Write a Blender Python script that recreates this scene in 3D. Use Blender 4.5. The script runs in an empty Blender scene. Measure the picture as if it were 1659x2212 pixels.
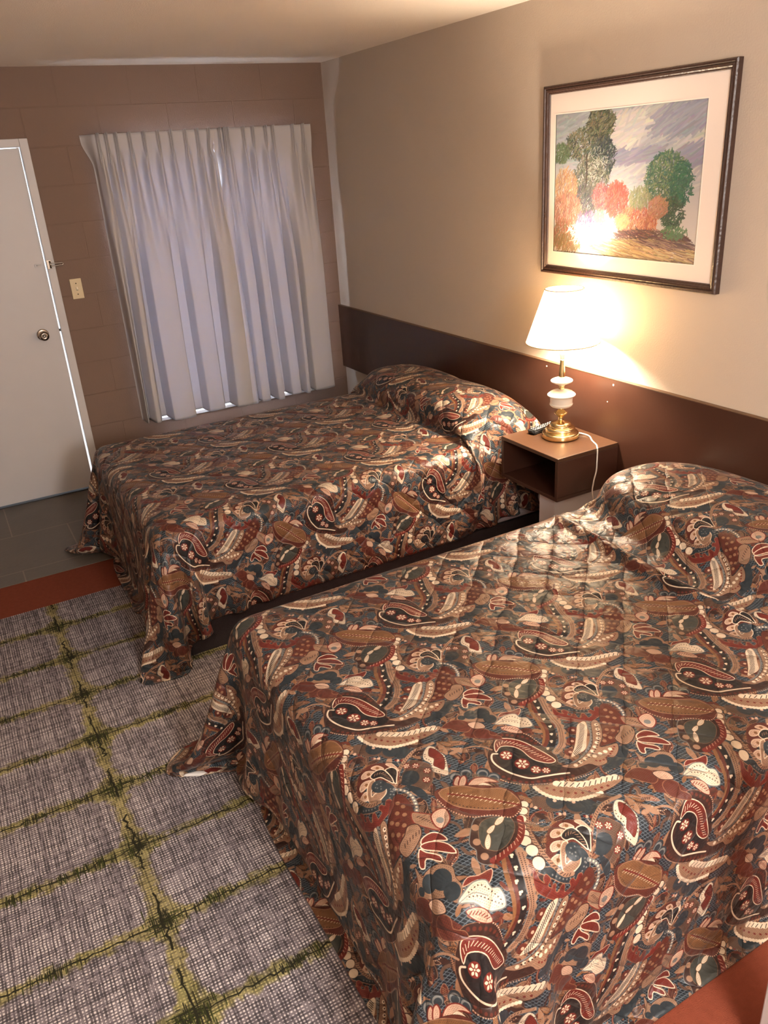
import bpy, bmesh, math, random, json
import numpy as np
from mathutils import Matrix, Vector
random.seed(7); RNG = np.random.default_rng(11)
scene = bpy.context.scene
COL = scene.collection

# ------------------------------------------------------------------ helpers
def lin(c):
    return tuple((v/12.92 if v <= .04045 else ((v+.055)/1.055)**2.4) for v in (x/255 for x in c))

def link(o, parent=None):
    COL.objects.link(o)
    if parent is not None: o.parent = parent
    return o

def obj(name, mesh, mats, parent=None, smooth=False, label=None):
    o = bpy.data.objects.new(name, mesh)
    for m in (mats if isinstance(mats, (list, tuple)) else [mats]): mesh.materials.append(m)
    if smooth:
        for p in mesh.polygons: p.use_smooth = True
    link(o, parent)
    if parent is not None and parent.type == 'EMPTY':
        o.matrix_parent_inverse = Matrix.Translation(parent.location).inverted()
    if label: o['label'] = label
    return o

def thing(name, label, cat, loc=(0, 0, 0), group=None):
    o = bpy.data.objects.new(name, None); o.empty_display_size = .1
    o.location = loc; link(o)
    return tag(o, label, cat, group)

def tag(o, label, cat, group=None):
    o['label'] = label; o['category'] = cat
    if group: o['group'] = group
    return o

def struct(o, label=None):
    o['kind'] = 'structure'
    if label: o['label'] = label
    return o

def bm_mesh(bm, name='m'):
    me = bpy.data.meshes.new(name); bm.normal_update(); bm.to_mesh(me); bm.free(); return me

def add_box(bm, x0, x1, y0, y1, z0, z1):
    vs = [bm.verts.new((x, y, z)) for z in (z0, z1) for y in (y0, y1) for x in (x0, x1)]
    for f in ((0, 2, 3, 1), (4, 5, 7, 6), (0, 1, 5, 4), (2, 6, 7, 3), (0, 4, 6, 2), (1, 3, 7, 5)):
        bm.faces.new([vs[i] for i in f])
    return vs

def box(x0, x1, y0, y1, z0, z1, bev=0.0, seg=2):
    bm = bmesh.new(); add_box(bm, min(x0, x1), max(x0, x1), min(y0, y1), max(y0, y1), min(z0, z1), max(z0, z1))
    if bev > 0:
        bmesh.ops.bevel(bm, geom=bm.edges[:], offset=bev, segments=seg, profile=.5, affect='EDGES')
    return bm_mesh(bm)

def boxes(lst, bev=0.0):
    bm = bmesh.new()
    for b in lst: add_box(bm, *b)
    if bev > 0: bmesh.ops.bevel(bm, geom=bm.edges[:], offset=bev, segments=2, profile=.5, affect='EDGES')
    return bm_mesh(bm)

def lathe(prof, c, n=64, cap=True):
    vs, fs = [], []
    for r, z in prof:
        for k in range(n):
            a = 2*math.pi*k/n; vs.append((c[0]+r*math.cos(a), c[1]+r*math.sin(a), z))
    for i in range(len(prof)-1):
        for k in range(n):
            fs.append((i*n+k, i*n+(k+1) % n, (i+1)*n+(k+1) % n, (i+1)*n+k))
    if cap:
        fs.append(tuple(range(n-1, -1, -1))); b = (len(prof)-1)*n; fs.append(tuple(range(b, b+n)))
    me = bpy.data.meshes.new('lathe'); me.from_pydata(vs, [], fs); me.update(); return me

def smooth_prof(pts, k=6):
    p = np.array(pts, float); q = np.vstack([2*p[0]-p[1], p, 2*p[-1]-p[-2]]); out = []
    for i in range(1, len(q)-2):
        for t in np.linspace(0, 1, k, endpoint=False):
            a, b, c, d = q[i-1], q[i], q[i+1], q[i+2]
            out.append(.5*((2*b)+(c-a)*t+(2*a-5*b+4*c-d)*t*t+(3*b-a-3*c+d)*t**3))
    out.append(p[-1]); return np.array(out)

def tube(pts, r, n=10, k=8):
    P = smooth_prof(pts, k); vs, fs = [], []
    up = Vector((.13, .21, 1)).normalized()
    for i, p in enumerate(P):
        t = Vector(P[min(i+1, len(P)-1)]-P[max(i-1, 0)]).normalized()
        a = t.cross(up); a = a.normalized() if a.length > 1e-4 else Vector((1, 0, 0)); b = t.cross(a)
        for j in range(n):
            w = 2*math.pi*j/n; vs.append(tuple(Vector(p)+a*(r*math.cos(w))+b*(r*math.sin(w))))
    for i in range(len(P)-1):
        for j in range(n): fs.append((i*n+j, i*n+(j+1) % n, (i+1)*n+(j+1) % n, (i+1)*n+j))
    fs.append(tuple(range(n-1, -1, -1))); b = (len(P)-1)*n; fs.append(tuple(range(b, b+n)))
    me = bpy.data.meshes.new('tube'); me.from_pydata([tuple(v) for v in vs], [], fs); me.update(); return me

def grid_mesh(P, uvs=None):
    n, m = P.shape[:2]
    idx = np.arange(n*m).reshape(n, m)
    fs = np.stack([idx[:-1, :-1], idx[1:, :-1], idx[1:, 1:], idx[:-1, 1:]], -1).reshape(-1, 4)
    me = bpy.data.meshes.new('grid'); me.from_pydata(P.reshape(-1, 3).tolist(), [], fs.tolist()); me.update()
    for nm, U in (uvs or {}).items():
        l = me.uv_layers.new(name=nm)
        li = np.empty(len(me.loops), np.int32); me.loops.foreach_get('vertex_index', li)
        l.data.foreach_set('uv', U.reshape(-1, 2)[li].astype(np.float32).ravel())
    return me

# ------------------------------------------------------------------ materials
def mat(name, col, rough=.6, metal=0, spec=.5, bump=None, var=0.0, vscale=4, sheen=0, coat=0):
    m = bpy.data.materials.new(name); m.use_nodes = True
    nt = m.node_tree; b = nt.nodes['Principled BSDF']
    c = lin(col)+(1,)
    b.inputs['Base Color'].default_value = c
    b.inputs['Roughness'].default_value = rough; b.inputs['Metallic'].default_value = metal
    b.inputs['Specular IOR Level'].default_value = spec
    if sheen: b.inputs['Sheen Weight'].default_value = sheen
    if coat: b.inputs['Coat Weight'].default_value = coat; b.inputs['Coat Roughness'].default_value = .1
    tc = nt.nodes.new('ShaderNodeTexCoord')
    if var:
        n = nt.nodes.new('ShaderNodeTexNoise'); n.inputs['Scale'].default_value = vscale; n.inputs['Detail'].default_value = 6
        nt.links.new(tc.outputs['Object'], n.inputs['Vector'])
        mx = nt.nodes.new('ShaderNodeMix'); mx.data_type = 'RGBA'
        mx.inputs[6].default_value = tuple(v*(1-var) for v in c[:3])+(1,)
        mx.inputs[7].default_value = tuple(min(1, v*(1+var)) for v in c[:3])+(1,)
        nt.links.new(n.outputs['Fac'], mx.inputs[0]); nt.links.new(mx.outputs[2], b.inputs['Base Color'])
    if bump:
        sc, st = bump
        n2 = nt.nodes.new('ShaderNodeTexNoise'); n2.inputs['Scale'].default_value = sc; n2.inputs['Detail'].default_value = 4
        nt.links.new(tc.outputs['Object'], n2.inputs['Vector'])
        bp = nt.nodes.new('ShaderNodeBump'); bp.inputs['Strength'].default_value = st; bp.inputs['Distance'].default_value = .01
        nt.links.new(n2.outputs['Fac'], bp.inputs['Height']); nt.links.new(bp.outputs['Normal'], b.inputs['Normal'])
    return m

def image_from(name, rgb):          # a picture computed in this script (no file): rgb (h, w, 3) in sRGB 0..1, row 0 at the bottom
    h, w = rgb.shape[:2]
    im = bpy.data.images.new(name, w, h)
    a = np.ones((h, w, 4), np.float32); a[..., :3] = np.clip(rgb, 0, 1)
    im.pixels.foreach_set(a.ravel()); im.update(); im.pack(); return im

# ------------------------------------------------------------------ raster kit for woven and printed patterns
class Canvas:
    """A repeat tile on the lattice a, b (metres): every drawn shape wraps round it."""
    def __init__(s, a, b, w, h):
        s.w, s.h = w, h; s.M = np.array([a, b], float).T; s.Mi = np.linalg.inv(s.M)
        s.px = np.zeros((h, w, 3), np.float32)
        s.unit = np.hypot(*a)/w
    def region(s, P, pad):
        q = np.array([[p[0]+dx, p[1]+dy] for p in P for dx in (-pad, pad) for dy in (-pad, pad)])@s.Mi.T
        i0, j0 = np.floor(q.min(0)*(s.w, s.h)).astype(int); i1, j1 = np.ceil(q.max(0)*(s.w, s.h)).astype(int)
        I, J = np.meshgrid(np.arange(i0, i1+1), np.arange(j0, j1+1))
        U = np.stack([(I+.5)/s.w, (J+.5)/s.h], -1)
        X = U@s.M.T
        return I % s.w, J % s.h, X[..., 0], X[..., 1]
    def blend(s, I, J, k, col):
        k = np.clip(k, 0, 1)[..., None].astype(np.float32)
        s.px[J, I] = s.px[J, I]*(1-k)+np.asarray(col, np.float32)*k
    @staticmethod
    def segdist(X, Y, P, closed):
        d = np.full(X.shape, 1e9); n = len(P)
        for i in range(n if closed else n-1):
            ax, ay = P[i]; bx, by = P[(i+1) % n]; dx, dy = bx-ax, by-ay
            t = np.clip(((X-ax)*dx+(Y-ay)*dy)/(dx*dx+dy*dy+1e-12), 0, 1)
            d = np.minimum(d, (X-ax-t*dx)**2+(Y-ay-t*dy)**2)
        return np.sqrt(d)
    def fill(s, P, col, oc=None, ow=0, stip=0):
        P = np.array(P); q = np.vstack([P[-1], P, P[0], P[1]]); out = []
        for i in range(1, len(q)-2):
            for t in (0, .34, .67):
                a, b, c, d = q[i-1], q[i], q[i+1], q[i+2]
                out.append(.5*(2*b+(c-a)*t+(2*a-5*b+4*c-d)*t*t+(3*b-a-3*c+d)*t**3))
        P = np.array(out)
        I, J, X, Y = s.region(P, ow+.002)
        ins = np.zeros(X.shape, bool); n = len(P)
        for i in range(n):
            ax, ay = P[i]; bx, by = P[(i+1) % n]
            if ay == by: continue
            ins ^= ((ay > Y) != (by > Y)) & (X < (bx-ax)*(Y-ay)/(by-ay)+ax)
        d = s.segdist(X, Y, P, True); sd = np.where(ins, -d, d)
        if oc is not None: s.blend(I, J, .5-(sd-ow*.5)/s.unit, oc)
        s.blend(I, J, .5-(sd+ow*.5)/s.unit, col)
        if stip:                                         # fine stippling inside larger shapes
            u = (X*.8+Y*.6)/stip; v = (X*-.6+Y*.8)/stip; v2 = v+.5*(np.floor(u) % 2)
            g = np.hypot((u % 1)-.5, (v2 % 1)-.5)*stip
            s.blend(I, J, np.clip(.5-(g-.00085)/s.unit, 0, 1)*(sd < -ow-.0016)*.75, np.asarray(col)*.52)
            s.blend(I, J, np.clip(.5-(np.abs(sd+ow+.0022)-.0004)/s.unit, 0, 1)*.6, np.asarray(col)*.6+.1)
    def line(s, P, wd, col, sm=True):
        P = smooth_prof(P, 4) if sm and len(P) > 2 else np.array(P)
        I, J, X, Y = s.region(P, wd)
        s.blend(I, J, .5-(s.segdist(X, Y, P, False)-wd/2)/s.unit, col)
    def disc(s, c, r, col, sq=1.0):
        I, J, X, Y = s.region([c], r*1.2)
        s.blend(I, J, .5-(np.hypot(X-c[0], Y-c[1])-r)/s.unit, col)
    def along(s, P, sp):
        P = smooth_prof(P, 6) if len(P) > 2 else np.array(P); seg = np.hypot(*np.diff(P, axis=0).T); L = np.r_[0, np.cumsum(seg)]
        ts = np.arange(sp/2, L[-1], sp)
        Q = np.stack([np.interp(ts, L, P[:, 0]), np.interp(ts, L, P[:, 1])], -1)
        k = np.clip(np.searchsorted(L, ts)-1, 0, len(seg)-1); T = np.diff(P, axis=0)[k]/seg[k][:, None]
        return Q, T
    def ticks(s, P, ln, sp, col):
        for q, t in zip(*s.along(P, sp)):
            n = np.array([-t[1], t[0]])*.8+t*.6
            s.line([q-n*ln/2, q+n*ln/2], .0016, col, False)
    def flower(s, c, r, dc, pc):
        s.disc(c, r, dc)
        for k in range(6):
            a = k*math.pi/3+.3; u = np.array([math.cos(a), math.sin(a)]); v = np.array([-u[1], u[0]])
            s.fill([c+u*r*.22, c+u*r*.55+v*r*.2, c+u*r*.85, c+u*r*.55-v*r*.2], pc)
        s.disc(c, r*.14, pc)

# ------------------------------------------------------------------ cloth: a sheet of quilted fabric let fall over the bed (mass-spring sheet, settled before it is meshed)
def drape(xf, y0, y1, top, drop_foot, drop_near, drop_far, pillows, walls, h=.0215, steps=900, head_prof=None, seed=1, bend=(.05, .0), round_c=.62):
    prof = np.array(head_prof)                       # (x, z) from the head towards the mattress
    seg = np.hypot(*np.diff(prof, axis=0).T); L = np.r_[0, np.cumsum(seg)]
    xm = prof[-1, 0]; total = L[-1]+(xm-xf)+drop_foot
    ns = int(round(total/h))+1; ts = np.linspace(0, total, ns)
    X = np.where(ts <= L[-1], np.interp(ts, L, prof[:, 0]), xm-(ts-L[-1]))
    Zp = np.where(ts <= L[-1], np.interp(ts, L, prof[:, 1]), prof[-1, 1])
    W = (y1-y0)+drop_near+drop_far; nt = int(round(W/h))+1
    Y = np.linspace(y0-drop_near, y1+drop_far, nt)
    over = np.maximum(y0-Y, 0)+np.maximum(Y-y1, 0)   # the sides start hanging, the foot starts out straight and swings down
    P = np.empty((ns, nt, 3)); P[..., 0] = X[:, None]; P[..., 1] = np.clip(Y, y0-.010, y1+.010)[None]; P[..., 2] = Zp[:, None]-over[None]
    S = np.empty((ns, nt, 2)); S[..., 0] = (xm+(L[-1]-ts))[:, None]; S[..., 1] = Y[None]      # flat coordinates of the cloth
    a_ = over/np.where(Y < y0, drop_near, drop_far); f_ = np.maximum(xf-X, 0)/drop_foot       # rounded foot corners of the cloth
    A_, F_ = np.meshgrid(a_, f_, indexing='xy')
    S[..., 1] = np.clip(Y, y0, y1)[None]+np.sign(Y-(y0+y1)/2)[None]*over[None]*np.sqrt(1-round_c*F_**2/2)
    S[..., 0] = np.where(F_ > 0, xf-F_*drop_foot*np.sqrt(1-round_c*A_**2/2), S[..., 0])
    # start close to rest: sides and foot hang, each corner gathers into one outward fold
    sa = np.abs(S[..., 1]-np.clip(Y, y0, y1)[None]); sf = np.maximum(xf-S[..., 0], 0); rr = np.hypot(sa, sf)
    cn = (sa > 1e-6) & (sf > 1e-6); rr1 = np.maximum(rr, 1e-6); flare = .012+rr*(.04+.5*(2*sa*sf/rr1**2)**2)
    side = np.sign(Y-(y0+y1)/2)[None]
    P[..., 1] = np.clip(Y, y0, y1)[None]+side*np.where(rr > 1e-6, sa/rr1, 0)*np.where(cn, flare, .012+.04*rr)
    P[..., 0] = np.where(sf > 0, xf-sf/rr1*np.where(cn, flare, .012+.04*rr), P[..., 0])
    P[..., 2] = np.maximum(Zp[:, None]-rr*np.where(cn, np.sqrt(np.maximum(1-(flare/rr1)**2, .2)), 1), .015)
    r = np.random.default_rng(seed); P += r.normal(0, .0006, P.shape)
    hs, ht = total/(ns-1), W/(nt-1)
    c = np.array([(xf-.03)/2, (y0+y1)/2, top/2]); b = np.array([-xf-.03, y1-y0, top])/2; rd = .05
    def sdf(Q):
        q = np.abs(Q-c)-(b-rd)
        d = np.linalg.norm(np.maximum(q, 0), axis=-1)+np.minimum(q.max(-1), 0)-rd
        for pc, pb in pillows:
            u = np.abs(Q-np.array(pc))/np.array(pb); f = (u**2.6).sum(-1)**(1/2.6)+1e-9
            d = np.minimum(d, (f-1)*np.linalg.norm(Q-np.array(pc), axis=-1)/f)
        for lo, hi in walls:
            cc = (np.array(lo)+hi)/2; bb = (np.array(hi)-lo)/2; q = np.abs(Q-cc)-bb
            d = np.minimum(d, np.linalg.norm(np.maximum(q, 0), axis=-1)+np.minimum(q.max(-1), 0))
        return d
    th = .008; V = np.zeros_like(P); dt = 1/420.
    def pairs(A, B, RA, RB, k):
        n = min(A.shape[0], B.shape[0]); m = min(A.shape[1], B.shape[1])
        return A[:n, :m], B[:n, :m], np.linalg.norm(RA[:n, :m]-RB[:n, :m], axis=-1)[..., None], k
    C = []
    for k in (0, 1):
        C.append(pairs(P[k:-1:2], P[k+1::2], S[k:-1:2], S[k+1::2], 1)); C.append(pairs(P[:, k:-1:2], P[:, k+1::2], S[:, k:-1:2], S[:, k+1::2], 1))
        C.append(pairs(P[k:-1:2, :-1], P[k+1::2, 1:], S[k:-1:2, :-1], S[k+1::2, 1:], .35)); C.append(pairs(P[k:-1:2, 1:], P[k+1::2, :-1], S[k:-1:2, 1:], S[k+1::2, :-1], .35))
    for st, kb in ((2, bend[0]), (4, bend[1])):
        for k in range(2*st):
            C.append(pairs(P[k:-st:2*st], P[k+st::2*st], S[k:-st:2*st], S[k+st::2*st], kb)); C.append(pairs(P[:, k:-st:2*st], P[:, k+st::2*st], S[:, k:-st:2*st], S[:, k+st::2*st], kb))
    for it in range(steps):
        V[..., 2] -= 9.8*dt; V *= .9945 if it < steps*.8 else .97
        O = P.copy(); P += V*dt
        for A, B, rest, kk in C:
            d = B-A; l = np.sqrt((d*d).sum(-1, keepdims=True))+1e-12
            d *= (kk*.5*(l-rest)/l); A += d; B -= d
        F = P.reshape(-1, 3); G = O.reshape(-1, 3)
        d = sdf(F); m = np.nonzero(d < th)[0]
        if len(m):
            Q = F[m]; e = 1e-4
            g = np.stack([sdf(Q+np.eye(3)[a]*e)-d[m] for a in range(3)], -1); g /= np.linalg.norm(g, axis=-1, keepdims=True)+1e-9
            Q = Q+g*(th-d[m])[:, None]
            mv = Q-G[m]; tn = mv-(mv*g).sum(-1, keepdims=True)*g
            Q -= tn*np.where(g[:, 2:] > .6, .9, .12); F[m] = Q
        lo = F[:, 2] < .012
        if lo.any():
            F[lo, :2] -= (F[lo, :2]-G[lo, :2])*.7; F[lo, 2] = .012
        F[:, 0] = np.minimum(F[:, 0], -.03)
        V[:] = (P-O)/dt
    for _ in range(2):                               # take out the grid's jitter
        Q = P.copy(); Q[1:-1, 1:-1] = P[1:-1, 1:-1]*.5+(P[:-2, 1:-1]+P[2:, 1:-1]+P[1:-1, :-2]+P[1:-1, 2:])*.125; P = Q
    return P, S

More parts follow.
